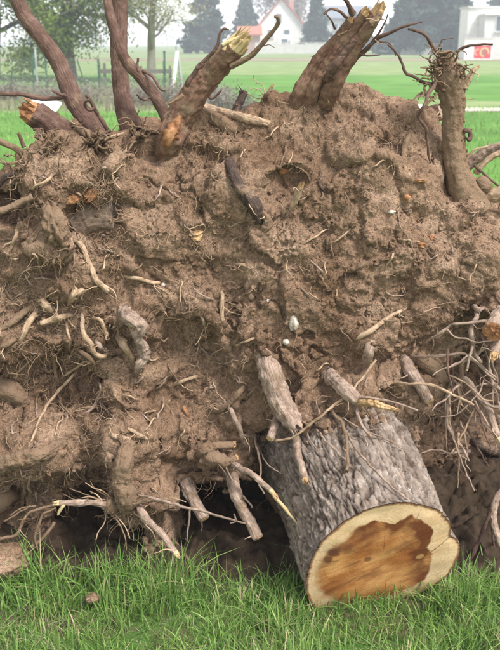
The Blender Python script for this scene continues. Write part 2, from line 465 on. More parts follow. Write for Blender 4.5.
def build_soil():
    nx = 580
    xs = np.concatenate([np.linspace(-1.28, -0.86, 50)[:-1], np.linspace(-0.86, 0.86, nx), np.linspace(0.86, 1.32, 55)[1:]])
    nf = 480; ncr = 70; nb = 26
    zt = z_top(xs)
    tf = np.linspace(0, 1, nf)
    Z = np.outer(tf, zt + 0.10) - 0.10                    # from below the lawn up to the rim
    Xg = np.tile(xs, (nf, 1))
    fz = np.clip(Z / zt, 0, 1)
    Yg = Y0(Z) + 0.16 * np.clip((fz - 0.72) / 0.28, 0, 1) ** 2.4
    # rounded off towards the plate's two ends
    endr = np.clip((np.abs(Xg - 0.02) - 0.75) / 0.5, 0, 1)
    Yg += 0.5 * endr ** 2
    # crest and back
    tc = np.linspace(0, 1, ncr + 1)[1:]
    Yc = Yg[-1] + 0.42 * tc[:, None]
    Zc = zt[None, :] - 0.10 * tc[:, None] ** 1.7
    tb = np.linspace(0, 1, nb + 1)[1:]
    Yk = Yc[-1] + 0.18 * np.sin(tb[:, None] * math.pi) + 0.0 * tb[:, None]
    Zk = Zc[-1] * (1 - tb[:, None]) - 0.1 * tb[:, None]
    Y_all = np.vstack([Yg, Yc, Yk]); Z_all = np.vstack([Z, Zc, Zk]); X_all = np.tile(xs, (nf + ncr + nb, 1))
    G = np.stack([X_all, Y_all, Z_all], -1)
    shp = G.shape[:2]
    # hollows and bulges
    Q = np.stack([Xg.ravel(), Y0(Z).ravel(), Z.ravel()], -1)
    w3 = np.stack([fbm(Q * 7 + 40, 3), fbm(Q * 7 + 90, 3)], -1) * 9
    px, py = to_px(Q)
    px = px + w3[:, 0]; py = py + w3[:, 1]
    D = np.zeros(len(Q))
    for poly, amp, soft in POLYS:
        D += amp * poly_mask(px, py, poly, soft)
    G[:nf, :, 1] -= D.reshape(nf, -1)
    # rough relief in three passes along the running normal
    Pf = G.reshape(-1, 3)
    n = normals_of(G).reshape(-1, 3); n *= np.sign((n * np.array([0, -1, 0.4])).sum(1))[:, None] * 1.0
    def outward(G):
        n = normals_of(G)
        # faces of the front point to -Y; keep winding sense constant over the grid
        s = np.sign(n[nf // 2, shp[1] // 2, 1]) * -1
        return n * s
    n = outward(G).reshape(-1, 3)
    st = Pf * np.array([3.2, 3.2, 5.0])
    led = np.tanh(3.0 * fbm(st + 3, 3)) * 0.018
    big = fbm(Pf * 3.4, 4) * 0.046
    lmp = facet(Pf * 7 + w_warp(Pf, 6, 0.5)) * 0.030
    Pf = Pf + n * (led + big + lmp)[:, None]
    G = relax(Pf.reshape(*shp, 3), 2); Pf = G.reshape(-1, 3); n = outward(G).reshape(-1, 3)
    msk = sstep(-0.05, 0.50, fbm(Pf * 4.0 + 60, 3))
    clod = facet(Pf * 17 + w_warp(Pf, 22, 0.35)) * 0.015 * (0.04 + 0.96 * msk)
    rid = (1 - np.abs(perlin(Pf * 11 + 5)) * 2.2) * 0.008 + fbm(Pf * 16 + 3, 3, 0.6) * 0.008
    crack = -0.026 * (1 - sstep(0.0, 0.028, np.abs(fbm(Pf * 3.1 + 31, 4)))) * sstep(0.05, 0.25, fbm(Pf * 2.2 + 77, 2))
    crack -= 0.014 * (1 - sstep(0.0, 0.03, np.abs(fbm(Pf * 9 + 11, 3)))) * sstep(0.1, 0.3, fbm(Pf * 4.1 + 7, 2))
    Pf = Pf + n * (clod + rid + crack)[:, None]
    G = relax(Pf.reshape(*shp, 3), 1); Pf = G.reshape(-1, 3); n = outward(G).reshape(-1, 3)
    m2 = sstep(-0.15, 0.45, fbm(Pf * 5 + 10, 3))
    crumb = facet(Pf * 46 + w_warp(Pf, 50, 0.35)) * 0.0085 * (0.10 + 0.90 * m2)
    crumb += facet(Pf * 105) * 0.0032 * sstep(-0.2, 0.4, fbm(Pf * 8 + 20, 2))
    crumb += fbm(Pf * 50, 3, 0.75) * 0.0024
    Pf = Pf + n * crumb[:, None]
    me = mesh_np('soil_mass', Pf, grid_faces(shp[1], shp[0]))
    return Pf.reshape(*shp, 3), me, nf

def relax(G, k):
    for _ in range(k):
        H = G.copy()
        H[1:-1, 1:-1] = 0.4 * G[1:-1, 1:-1] + 0.15 * (G[:-2, 1:-1] + G[2:, 1:-1] + G[1:-1, :-2] + G[1:-1, 2:])
        G = H
    return G


SG, soil_me, NF = build_soil()
SOIL = link('soil_mass', soil_me, M['soil'], TREE)
sub = SG[::2, ::2]
SOIL_BVH = BVHTree.FromPolygons(sub.reshape(-1, 3).tolist(), grid_faces(sub.shape[1], sub.shape[0]).tolist())

# ------------------------------------------------------------------ trunk with its sawn face
el, az = math.radians(-20), math.radians(12)
AX = np.array([math.sin(az) * math.cos(el), -math.cos(az) * math.cos(el), math.sin(el)])
r0 = ray(383, 559); FC = CAM + r0 * (2.29 / r0[1])
def on_face(px, py):
    r = ray(px, py); return CAM + r * (((FC - CAM) @ AX) / (r @ AX))
E1 = np.cross(AX, [0, 0, 1]); E1 /= np.linalg.norm(E1); E1 = -E1 if E1[0] < 0 else E1
E2 = np.cross(AX, E1); E2 = -E2 if E2[2] < 0 else E2
def face_uv(px, py):
    d = on_face(px, py) - FC; return np.array([d @ E1, d @ E2])
OUT = [(306,590),(307,572),(313,553),(325,537),(345,520),(368,508),(395,502),(418,503),(436,508),(448,518),(452,527),(451,535),(459,539),(462,548),(455,566),(443,580),(425,592),(400,603),(370,611),(340,616),(315,612)]
HEART = [(394,524),(402,518),(410,515),(424,520),(432,528),(431,540),(426,547),(433,553),(431,562),(421,580),(403,592),(367,601),(331,599),(316,588),(319,563),(329,549),(342,540),(356,528),(378,520)]
def polar(pts):
    a = np.array([face_uv(*p) for p in pts]); c = np.zeros(2)
    th = np.arctan2(a[:, 1], a[:, 0]); r = np.hypot(a[:, 0], a[:, 1])
    o = np.argsort(th); th = th[o]; r = r[o]
    th = np.concatenate([th - 2 * math.pi, th, th + 2 * math.pi]); r = np.tile(r, 3)
    return lambda t: np.interp(t, th, r)
r_out, r_heart = polar(OUT), polar(HEART)

def smooth_loop(v, k):
    kern = np.hanning(2 * k + 1); kern /= kern.sum()
    return np.convolve(np.concatenate([v[-k:], v, v[:k]]), kern, 'valid')

NT = 460
TH = np.linspace(-math.pi, math.pi, NT, endpoint=False)
RO = smooth_loop(r_out(TH), 3)
def build_trunk():
    ns = 240
    L = 0.95
    s = np.linspace(0, L, ns) ** 1.0
    rows = []
    meanr = RO.mean()
    for si in s:
        k = min(1, si / 0.35)
        r = RO * (1 - k) + smooth_loop(RO, 40) * k
        fl = 1 + 0.05 * sstep(0.05, 0.4, si) + 0.30 * sstep(0.42, 0.95, si) * (0.6 + 0.4 * np.sin(TH * 5 + 0.7))
        rows.append(FC - AX * si + (np.outer(r * fl * np.cos(TH), E1) + np.outer(r * fl * np.sin(TH), E2)))
    G = np.array(rows)
    P = G.reshape(-1, 3)
    S = np.repeat(s, NT); T = np.tile(TH, ns)
    Q = np.stack([np.cos(T) * 0.26, np.sin(T) * 0.26, S * 0.42], -1)      # plates run along the trunk
    rad = P - (FC - AX * S[:, None]); rad /= np.linalg.norm(rad, axis=1)[:, None]
    wq = w_warp(Q, 14, 0.35)
    f1, f2 = worley(Q * np.array([34, 34, 22]) + wq * 1.6 + w_warp(Q, 40, 0.25), True)
    g1, g2 = worley(Q * 75 + wq * 0.6 + 4, True)
    plate = sstep(0.03, 0.14, f2 - f1)
    am = 0.35 + 0.9 * sstep(-0.4, 0.4, fbm(Q * 7 + 3, 2))
    d = 0.0045 * am * plate + 0.0022 * sstep(0.02, 0.16, g2 - g1) + 0.008 * fbm(Q * 9, 3) + 0.0035 * fbm(Q * 70, 3, 0.7) + 0.0048 * am * facet(Q * np.array([58, 58, 40]) + wq, 1.2)
    tilt = (perlin(Q * 24 + 8)) * 0.005
    tag = worley(Q * np.array([16, 16, 30]) + 3)
    d += tilt * plate
    b1, b2 = worley(Q * np.array([15, 15, 7]) + w_warp(Q, 22, 0.7), True); fiss = 1 - sstep(0.0, 0.10, b2 - b1)
    d -= 0.007 * fiss
    rim = sstep(0.0, 0.012, S)
    P = P + rad * ((d - 0.011) * (0.35 + 0.65 * rim))[:, None]
    n = P.reshape(ns, NT, 3)
    V = P; F = grid_faces(NT, ns, True)
    me = mesh_np('trunk', V, F)
    set_attr(me, 'plate', (plate * 0.6 + 0.4 * sstep(0.02, 0.2, g2 - g1)) * (0.7 + 0.6 * (facet(Q * np.array([34, 34, 22]) + wq * 1.6, 0) + 0.5)) * (1 - 0.8 * fiss))
    return me, n[0]

def bark_material():
    m, nt, b = nmat('trunk_bark')
    L = nt.links
    tc = N(nt, 'ShaderNodeTexCoord')
    at_ = N(nt, 'ShaderNodeAttribute', attribute_name='plate')
    n1 = N(nt, 'ShaderNodeTexNoise', Scale=22, Detail=8, Roughness=0.7); L.new(tc.outputs['Object'], n1.inputs['Vector'])
    c = ramp(nt, n1.outputs[0], [(0.3, (0.090,0.068,0.053)), (0.52, (0.190,0.152,0.126)), (0.75, (0.345,0.296,0.258))])
    fis = ramp(nt, at_.outputs['Fac'], [(0.0, (0.36,0.29,0.24)), (0.55, (1,1,1)), (1.0, (1.25,1.22,1.18))])
    c = mixc(nt, 1.0, c, fis, 'MULTIPLY')
    n2 = N(nt, 'ShaderNodeTexNoise', Scale=60, Detail=5, Roughness=0.75); L.new(tc.outputs['Object'], n2.inputs['Vector'])
    n3 = N(nt, 'ShaderNodeTexNoise', Scale=6, Detail=3); L.new(tc.outputs['Object'], n3.inputs['Vector'])
    k = ramp(nt, n2.outputs[0], [(0.58, (0,0,0)), (0.70, (1,1,1))])
    k3 = ramp(nt, n3.outputs[0], [(0.40, (0.1,0.1,0.1)), (0.62, (1,1,1))])
    kk = mixc(nt, 1.0, k, k3, 'MULTIPLY')
    c = mixc(nt, kk, c, (0.52, 0.50, 0.47))
    L.new(c, b.inputs['Base Color'])
    b.inputs['Roughness'].default_value = 0.95; b.inputs['Specular IOR Level'].default_value = 0.08
    n4 = N(nt, 'ShaderNodeTexNoise', Scale=130, Detail=6, Roughness=0.65); L.new(tc.outputs['Object'], n4.inputs['Vector'])
    bp = N(nt, 'ShaderNodeBump', Strength=0.6, Distance=0.004); L.new(n4.outputs[0], bp.inputs['Height']); L.new(bp.outputs[0], b.inputs['Normal'])
    return m
M['bark'] = bark_material()
trunk_me, RIM = build_trunk()
TRUNK = link('trunk', trunk_me, M['bark'], TREE)

def d_u(u, v, a): return u * math.cos(a) + v * math.sin(a)
def d_v(u, v, a): return -u * math.sin(a) + v * math.cos(a)
def build_cut_face():
    nr = 90
    rr = np.linspace(0, 1, nr)
    c3 = RIM.mean(0)
    uv_rim = np.stack([(RIM - FC) @ E1, (RIM - FC) @ E2], -1)
    UV = rr[:, None, None] * (uv_rim * 0.996)[None]
    U_, V_ = UV[..., 0].ravel(), UV[..., 1].ravel()
    th = np.arctan2(V_, U_); rad = np.hypot(U_, V_)
    ro = np.interp(th, TH, np.hypot(*uv_rim.T), period=2 * math.pi)
    f = rad / ro
    P3 = np.stack([U_, V_, 0 * U_], -1)
    wv = fbm(P3 * 16, 3)
    wv2 = fbm(P3 * 45 + 7, 3)
    rh = r_heart(th) * (1 + 0.045 * wv + 0.035 * wv2)
    sap = np.array([0.72, 0.525, 0.325]); sap2 = np.array([0.60, 0.39, 0.205])
    hea = np.array([0.37, 0.140, 0.038]); hea2 = np.array([0.60, 0.310, 0.115]); dk = np.array([0.120, 0.030, 0.010])
    st = fbm(np.stack([U_ * 4 + V_ * 2, V_ * 10 - U_ * 5, 0 * U_], -1) * 2, 4)
    cs = sap[None] + (sap2 - sap)[None] * np.clip(0.25 + 0.5 * st + 0.3 * wv2, 0, 1)[:, None]
    ch = hea[None] + (hea2 - hea)[None] * np.clip(0.50 + 0.8 * st + 0.9 * fbm(P3 * 9 + 3, 4), 0, 1)[:, None]
    sharp = sstep(-0.5, 0.5, np.cos(th - 0.75))             # crisp edge upper right, soft at lower left
    ed = 0.0035 + 0.022 * (1 - sharp)
    ph = 1 - sstep(-ed, ed * 0.6, rad - rh)
    col = cs * (1 - ph[:, None]) + ch * ph[:, None]
    bandw = 0.016 + 0.030 * sstep(0.1, 0.95, np.cos(th - 0.35)) + 0.018 * sstep(0.4, 0.95, np.cos(th - 1.9)) + 0.010 * wv
    band = ph * (1 - sstep(bandw * 0.4, bandw * 2.4, rh - rad)) * np.clip(0.8 + 0.9 * wv, 0.15, 1.1) * (0.25 + 0.75 * sharp)
    band = np.clip(band * 1.15, 0, 1) * 0.92
    col = col * (1 - band[:, None]) + dk * band[:, None]
    smear = sstep(0.05, 0.55, fbm(np.stack([d_u(U_, V_, 0.5) * 9, d_v(U_, V_, 0.5) * 26, 0 * U_], -1) + 4, 3)) * ph * 0.55
    col = col * (1 - smear[:, None]) + np.array([0.17, 0.062, 0.024]) * smear[:, None]
    def blot(px, py, s, a, c):
        nonlocal col
        q = face_uv(px, py); d = np.hypot(U_ - q[0], V_ - q[1]) * (1 + 0.35 * wv2) / s
        k = a * (1 - sstep(0.6, 1.25, d)); col = col * (1 - k[:, None]) + np.array(c) * k[:, None]
    for px, py, s, a in ((333,552,0.020,0.9),(328,558,0.016,0.8),(345,548,0.022,0.35),(367,558,0.012,0.75),(372,536,0.03,0.35),(355,545,0.035,0.3),(405,545,0.03,0.3),(418,556,0.018,0.55)):
        blot(px, py, s, a, (0.10, 0.032, 0.018))
    blot(420, 555, 0.011, 0.8, (0.50, 0.29, 0.11)); blot(335, 540, 0.012, 0.7, (0.60, 0.44, 0.22))
    # growth rings and saw strokes
    q0 = face_uv(372, 560)
    ring = np.sin(np.hypot(U_ - q0[0], V_ - q0[1]) * (1 + 0.05 * wv) * 620 + 3 * wv) * sstep(-0.3, 0.4, fbm(P3 * 10 + 44, 2))
    col *= (1 + 0.09 * ring)[:, None]
    d1 = (U_ * math.cos(0.45) + V_ * math.sin(0.45))
    d2 = (-U_ * math.sin(0.45) + V_ * math.cos(0.45))
    saw = perlin(np.stack([d1 * 5, d2 * 230, 0 * d1], -1)) + 0.6 * perlin(np.stack([d1 * 9 + 5, d2 * 520, 0 * d1 + 3], -1))
    sm = 0.3 + 0.7 * sstep(-0.3, 0.4, fbm(P3 * 8 + 12, 2)); col *= (1 + 0.05 * saw * sm)[:, None]
    # radial check at the notch
    qn = face_uv(452, 535); qc = face_uv(425, 556)
    dn = qn - qc; ln = np.hypot(*dn); dn /= ln
    al = (U_ - qc[0]) * dn[0] + (V_ - qc[1]) * dn[1]; pe = np.abs(-(U_ - qc[0]) * dn[1] + (V_ - qc[1]) * dn[0] + 0.002 * wv2)
    ck = (1 - sstep(0.0006, 0.0024, pe)) * (al > 0) * (al < ln)
    col = col * (1 - 0.75 * ck[:, None]) + np.array([0.14, 0.06, 0.025]) * (0.75 * ck[:, None])
    for a0, l0, l1 in ((2.6, 0.25, 0.95), (1.2, 0.55, 0.97), (-2.4, 0.3, 0.8), (0.15, 0.45, 0.7), (3.0, 0.6, 0.98), (1.75, 0.2, 0.5)):      # fine radial checks
        da = np.abs(np.angle(np.exp(1j * (th - a0 - 0.06 * wv)))) * rad
        k_ = (1 - sstep(0.0004, 0.0018, da)) * sstep(l0, l0 + 0.05, f) * (1 - sstep(l1 - 0.08, l1, f)) * 0.6
        col = col * (1 - k_[:, None]) + np.array([0.10, 0.04, 0.02]) * k_[:, None]
    # inner bark ring
    bark = sstep(0.955, 0.975, f + 0.014 * wv)
    col = col * (1 - bark[:, None]) + np.array([0.30, 0.145, 0.062]) * bark[:, None]
    bark2 = sstep(0.978, 0.993, f + 0.006 * wv2)
    col = col * (1 - bark2[:, None]) + np.array([0.15, 0.090, 0.058]) * bark2[:, None]
    h = 0.004 * (1 - f ** 3) + 0.00035 * saw + 0.004 * fbm(P3 * 7, 2) - 0.004 * ck
    lim = np.clip((1 - f) * 8, 0, 1)
    P = FC + np.outer(U_, E1) + np.outer(V_, E2) + np.outer(h * lim + 0.001, AX)
    # small step where the last fibres tore at the lower left
    me = mesh_np('cut_face', P, grid_faces(NT, nr, True))
    set_attr(me, 'stain', np.concatenate([np.clip(col, 0.01, 0.9), np.ones((len(col), 1))], 1), 'FLOAT_COLOR')
    return me
def cut_material():
    m, nt, b = nmat('sawn_wood')
    a = N(nt, 'ShaderNodeAttribute', attribute_name='stain')
    tc = N(nt, 'ShaderNodeTexCoord')
    n = N(nt, 'ShaderNodeTexNoise', Scale=160, Detail=5, Roughness=0.7); nt.links.new(tc.outputs['Object'], n.inputs['Vector'])
    k = ramp(nt, n.outputs[0], [(0.3, (0.8,0.78,0.75)), (0.7, (1.12,1.1,1.08))])
    nt.links.new(mixc(nt, 1.0, a.outputs['Color'], k, 'MULTIPLY'), b.inputs['Base Color'])
    b.inputs['Roughness'].default_value = 0.75; b.inputs['Specular IOR Level'].default_value = 0.2
    bp = N(nt, 'ShaderNodeBump', Strength=0.3, Distance=0.002); nt.links.new(n.outputs[0], bp.inputs['Height']); nt.links.new(bp.outputs[0], b.inputs['Normal'])
    return m
M['sawn'] = cut_material()
cut = link('cut_face', build_cut_face(), M['sawn'], TRUNK)
cut['label'] = 'sawn face with pale rim and brown stained heartwood'
tv = np.array([v.co for v in trunk_me.vertices]).reshape(-1, NT, 3)[::3, ::3]
TRUNK_BVH = BVHTree.FromPolygons(tv.reshape(-1, 3).tolist(), grid_faces(tv.shape[1], tv.shape[0], True).tolist())

# ------------------------------------------------------------------ roots
def hit_y(px, py, trunk=False):
    r = ray(px, py); d = Vector(r).normalized()
    best = None
    for bvh in ((SOIL_BVH, TRUNK_BVH) if trunk else (SOIL_BVH,)):
        loc, nrm, i, dist = bvh.ray_cast(Vector(CAM), d)
        if loc is not None and (best is None or loc.y < best): best = loc.y
    return best

def resample(P, R_, step):
    P = np.asarray(P, float); R_ = np.asarray(R_, float)
    n = len(P)
    if n == 2:
        P = np.vstack([P[0], (P[0] + P[1]) / 2, P[1]]); R_ = np.array([R_[0], R_[:2].mean(), R_[1]]); n = 3
    Pe = np.vstack([2 * P[0] - P[1], P, 2 * P[-1] - P[-2]])
    out = []; rr = []
    for i in range(n - 1):
        p0, p1, p2, p3 = Pe[i:i + 4]
        k = max(2, int(np.linalg.norm(p2 - p1) / step))
        t = (np.arange(k) / k)[:, None]
        out.append(0.5 * (2 * p1 + (p2 - p0) * t + (2 * p0 - 5 * p1 + 4 * p2 - p3) * t ** 2 + (3 * p1 - p0 - 3 * p2 + p3) * t ** 3))
        rr.append(R_[i] + (R_[i + 1] - R_[i]) * t[:, 0])
    out.append(P[-1:]); rr.append(R_[-1:])
    return np.vstack(out), np.concatenate(rr)

def frames(P):
    T = np.gradient(P, axis=0); T /= np.linalg.norm(T, axis=1)[:, None] + 1e-12
    u = np.cross(T[0], [0.3, 0.5, 0.8]); u /= np.linalg.norm(u)
    Us = []
    for t in T:
        u = u - t * (u @ t); u /= np.linalg.norm(u) + 1e-12; Us.append(u.copy())
    Us = np.array(Us); return T, Us, np.cross(T, Us)

def tube(P, R_, sides, rough=0.12, seed=0.0, kink=0.0, knob=0.0):
    """rough: relief relative to the radius; kink: wander of the axis; knob: swellings"""
    if kink:
        s = np.concatenate([[0], np.cumsum(np.linalg.norm(np.diff(P, axis=0), axis=1))]) / max(7 * np.mean(R_), 0.018)
        w = np.stack([perlin(np.stack([s + seed, s * 0 + q, s * 0 + seed], -1)) for q in (1.5, 5.5, 9.5)], -1)
        P = P + w * kink * np.minimum(1, np.arange(len(P)) / 3)[:, None]
    if knob:
        s = np.concatenate([[0], np.cumsum(np.linalg.norm(np.diff(P, axis=0), axis=1))]) / (4.5 * np.mean(R_) + 1e-6)
        R_ = R_ * (1 + knob * perlin(np.stack([s + seed * 3, s * 0 + 2.2, s * 0], -1)))
    T, U_, W_ = frames(P)
    th = np.linspace(0, 2 * math.pi, sides, endpoint=False)
    dirs = np.cos(th)[None, :, None] * U_[:, None, :] + np.sin(th)[None, :, None] * W_[:, None, :]
    base = P[:, None, :] + dirs * R_[:, None, None]
    if rough:
        q = base.reshape(-1, 3); rm = max(np.mean(R_), 0.003)
        s = np.repeat(np.arange(len(P)), sides)
        nn = perlin(q / (rm * 1.1) + seed) * 0.7 + perlin(q / (rm * 0.42) + seed) * 0.4
        # lengthwise furrows
        a = np.tile(th, len(P))
        nn += 0.5 * perlin(np.stack([np.cos(a) * 2.2 + seed, np.sin(a) * 2.2, s * 0.06], -1))
        if rm > 0.008:
            nn = nn + 0.35 * perlin(q / (rm * 0.2) + seed) + 0.3 * (0.4 - np.abs(perlin(q / (rm * 0.33) + seed + 4)) * 2)
            nn += 0.7 * fbm(q / (rm * 0.6) + seed + 9, 4, 0.62) + 0.3 * perlin(np.stack([np.cos(a) + seed, np.sin(a), s * 0.02], -1))
            nn += 0.55 * perlin(np.stack([np.cos(a) * 6 + seed, np.sin(a) * 6, s * 0.05], -1))
        base = base + dirs * (nn.reshape(len(P), sides) * rough * R_[:, None])[..., None]
    V = base.reshape(-1, 3)
    return V, grid_faces(sides, len(P), True), T, U_, W_, base

def cap_fan(V, F, base, P, first, last):
    """close the ends with a point a little inside the tube"""
    n = base.shape[1]; L_ = [F]; V = list(V)
    tris = []
    if first:
        V.append(P[0]); c = len(V) - 1
        tris += [(c, (k + 1) % n, k) for k in range(n)]
    if last:
        V.append(P[-1]); c = len(V) - 1; o = (len(P) - 1) * n
        tris += [(c, o + k, o + (k + 1) % n) for k in range(n)]
    if tris: L_.append(np.array(tris))
    return np.array(V), L_

TWIGS = []
def broken_cap(ring, centre, axis, amp, seed, mat, parent, label=None):
    """torn or cut wood end: a disc in rings, its fibres standing up unevenly along the axis"""
    n = 26 if len(ring) > 8 else 14
    ang = np.linspace(0, len(ring), n, endpoint=False)
    ringc = np.vstack([ring, ring[:1]])
    rim = np.stack([np.interp(ang, np.arange(len(ringc)), ringc[:, k]) for k in range(3)], -1)
    rad = np.linalg.norm(rim - centre, axis=1).mean()
    rs = random.Random(seed)
    lean = np.array([rs.uniform(-1, 1) for _ in range(3)]); lean -= axis * (lean @ axis)
    rows = []
    for j, f in enumerate((1.01, 0.9, 0.74, 0.56, 0.36, 0.16)):
        base = centre + (rim - centre) * f
        h = np.array([rs.random() ** 1.8 for _ in range(n)]) * amp * rad * (0.0 if j == 0 else 1.0)
        h += (0 if j == 0 else 0.15 * rad * (1 - f)) + amp * 0.35 * ((base - centre) @ lean) * (0 if j == 0 else 1)
        h = np.maximum(h, -0.3 * rad) + 0.0004
        rows.append(base + axis[None] * h[:, None])
    V = np.vstack(rows + [centre + axis * (0.1 + amp * 0.3) * rad])
    F = grid_faces(n, 6, True); c = len(V) - 1; o = 5 * n
    me = mesh_np('broken_end', V, [F, np.array([(c, o + k, o + (k + 1) % n) for k in range(n)])], smooth=False)
    return link('broken_end', me, mat, parent, label=label)

MPX = 1 / 318.0      # metres per photograph pixel at the plate
root_seed = [0]
COLLARS = []       # where earth clings: (point, radius)
def root(pts, r, mat='root_dirt', mode='surf', off=0.0, reach=0.0, Y=None, end=None, endmat='wood', name=None, label=None,
         rough=0.17, kink=None, knob=0.2, start=None, trunk=False):
    """pts: pixels (x, y); r: radius in pixels at both ends, or a list; mode surf: lies on the soil;
    air: leaves the soil at its first point and reaches towards the camera; Y: at a given depth (one value or two)"""
    root_seed[0] += 1; sd_ = root_seed[0] * 3.71
    n = len(pts)
    t = np.linspace(0, 1, n)
    if mat == 'root_grey' and name is None and not isinstance(r, float): r = [q_ * 0.88 for q_ in r]
    rp = np.interp(t, np.linspace(0, 1, len(r)), r) if isinstance(r, (list, tuple)) else np.full(n, float(r))
    if mode == 'Y':
        ys = np.interp(t, np.linspace(0, 1, len(Y)), Y) if isinstance(Y, (list, tuple)) else np.full(n, Y)
    else:
        hs = [hit_y(*p, trunk=trunk) for p in pts]
        known = [i for i, h in enumerate(hs) if h is not None]
        if not known: hs = [2.9] * n
        else: hs = np.interp(np.arange(n), known, [hs[i] for i in known])
        hs = np.array(hs, float)
        if mode == 'surf':
            m = np.minimum(hs, np.median(hs) + 0.06)
            k = m.copy(); k[1:-1] = (m[:-2] + 2 * m[1:-1] + m[2:]) / 4
            ys = np.minimum(k, hs + 0.3 * rp * MPX) - off - 0.35 * rp * MPX
        else:
            ys = hs[0] + 0.01 - reach * t - off
            ys = np.minimum(ys, hs - rp * MPX * 0.6 - off) if reach >= 0 else ys
            ys[0] = hs[0] + 0.012
    ys = np.array(ys, float)
    if mode == 'surf':
        if not start: ys[0] = max(ys[0], hs[0] + 0.4 * rp[0] * MPX) + 0.012
        if not end: ys[-1] = max(ys[-1], hs[-1] + 0.2 * rp[-1] * MPX) + 0.006
    elif mode == 'air':
        ys[0] = hs[0] + 0.6 * rp[0] * MPX + 0.02
    elif not start:
        h0 = hit_y(*pts[0])
        if h0 is not None and 0 < h0 - ys[0] < 0.14: ys[0] = h0 + 0.6 * rp[0] * MPX + 0.01
    P = np.array([at(x, y, d) for (x, y), d in zip(pts, ys)])
    Rm = rp * np.array([d for d in ys]) / (FPX * 0.955) * 1.0
    rmean = Rm.mean()
    step = float(np.clip(rmean * 0.3, 0.0028, 0.0045))
    P, Rm = resample(P, Rm, step)
    if kink is None: kink = min(0.007, rmean * 0.9)
    sides = 44 if rmean > 0.02 else 24 if rmean > 0.008 else 7 if rmean > 0.004 else 5
    V, F, T, U_, W_, base = tube(P, Rm, sides, rough, sd_, kink, knob)
    Pc = base.mean(1)
    V, Fl = cap_fan(V, F, base, Pc, True, True)
    if rmean > 0.006 and name != 'rootlet' and mat in ('root_dirt', 'root_grey', 'root_brown', 'root_pale', 'root_dark'):
        k0 = min(len(Pc) - 1, int(1.2 * Rm[0] / step))
        if mode != 'Y':
            for _ in range(9): COLLARS.append((Pc[k0] + rng.normal(size=3) * Rm[0] * 0.85, Rm[0] * rng.uniform(0.25, 0.75)))
        if mat == 'root_dirt':
            for _ in range(int(10 + 900 * rmean)):
                i_ = rng.integers(0, len(base)); COLLARS.append((base[i_, rng.integers(0, sides)], rmean * rng.uniform(0.05, 0.2)))
        elif mat != 'root_brown':
            for _ in range(8):
                i_ = rng.integers(0, max(1, len(base) // 2)); COLLARS.append((base[i_, rng.integers(0, sides)], rmean * rng.uniform(0.06, 0.2)))
    if rmean > 0.0045 and name != 'rootlet' and mat not in ('wood_orange', 'wood_yellow', 'wood', 'root_brown'):
        for _ in range(rng.integers(1, 4)):
            i_ = int(rng.integers(len(base) // 4, len(base) - 1)); j_ = int(rng.integers(0, sides))
            o_ = base[i_, j_] - Pc[i_]; o_ /= np.linalg.norm(o_) + 1e-9
            TWIGS.append((Pc[i_], o_ * 0.9 + T[i_] * 0.7 + np.array([0, -0.35, -0.1]), rmean, mat))
    nm = name or ('root' if rmean > 0.0042 else 'rootlet')
    me = mesh_np(nm, V, Fl)
    ln = np.concatenate([[0], np.cumsum(np.linalg.norm(np.diff(P, axis=0), axis=1))])
    th = np.linspace(0, 2 * math.pi, sides, endpoint=False)
    A = np.stack([np.outer(Rm, np.cos(th)), np.outer(Rm, np.sin(th)), np.repeat(ln[:, None], sides, 1)], -1).reshape(-1, 3)
    A = np.vstack([A, [[0, 0, 0]], [[0, 0, ln[-1]]]]) + sd_
    at_ = me.attributes.new('grain', 'FLOAT_VECTOR', 'POINT'); at_.data.foreach_set('vector', A.astype(np.float32).ravel())
    o = link(nm, me, M[mat], TREE, label=label)
    if end:
        amp = {'cut': 0.18, 'torn': 1.0, 'splinter': 2.2}[end]
        broken_cap(base[-1], Pc[-1], T[-1], amp, root_seed[0], M[endmat], o)
    if start:
        amp = {'cut': 0.18, 'torn': 1.0, 'splinter': 2.2}[start]
        broken_cap(base[0][::-1], Pc[0], -T[0], amp, root_seed[0] + 500, M[endmat], o)
    return o

def torn_wood(px, py, lx, wz, ang, mat='wood_orange', lift=0.004):
    """torn flat of bare wood: fibres side by side, uneven in length and height"""
    loc, nrm, i_, d_ = SOIL_BVH.ray_cast(Vector(CAM), Vector(ray(px, py)).normalized())
    if loc is None: return
    c = np.array(loc); v = CAM - c; v /= np.linalg.norm(v)
    nn = np.array(nrm); nn = nn if nn @ v > 0 else -nn
    nn = nn * 0.4 + v * 0.6; nn /= np.linalg.norm(nn)
    u = RT * math.cos(ang) + UP * math.sin(ang); u -= nn * (u @ nn); u /= np.linalg.norm(u); w = np.cross(nn, u)
    lx *= MPX; wz *= MPX; nf_ = max(7, int(wz / 0.0016)); ns_ = 9
    V = []; rs = random.Random(px * 7 + py)
    for j in range(nf_):
        f = j / (nf_ - 1) * 2 - 1
        e = math.sqrt(max(0.02, 1 - f * f)); l0 = -lx * e * rs.uniform(0.6, 1.1); l1 = lx * e * rs.uniform(0.6, 1.1)
        h = rs.uniform(-0.0025, 0.003)
        for k in range(ns_):
            t = k / (ns_ - 1); x = l0 + (l1 - l0) * t
            z = lift + h + 0.006 * (1 - (2 * t - 1) ** 2) * (1 - f * f) - (0.012 if k in (0, ns_ - 1) or j in (0, nf_ - 1) else 0) + 0.0015 * math.sin(x * 300 + j)
            V.append(c + u * x + w * (f * wz + 0.002 * math.sin(t * 5 + px)) + nn * z)
    link('torn_wood', mesh_np('torn_wood', np.array(V), grid_faces(ns_, nf_), smooth=False), M[mat], TREE)

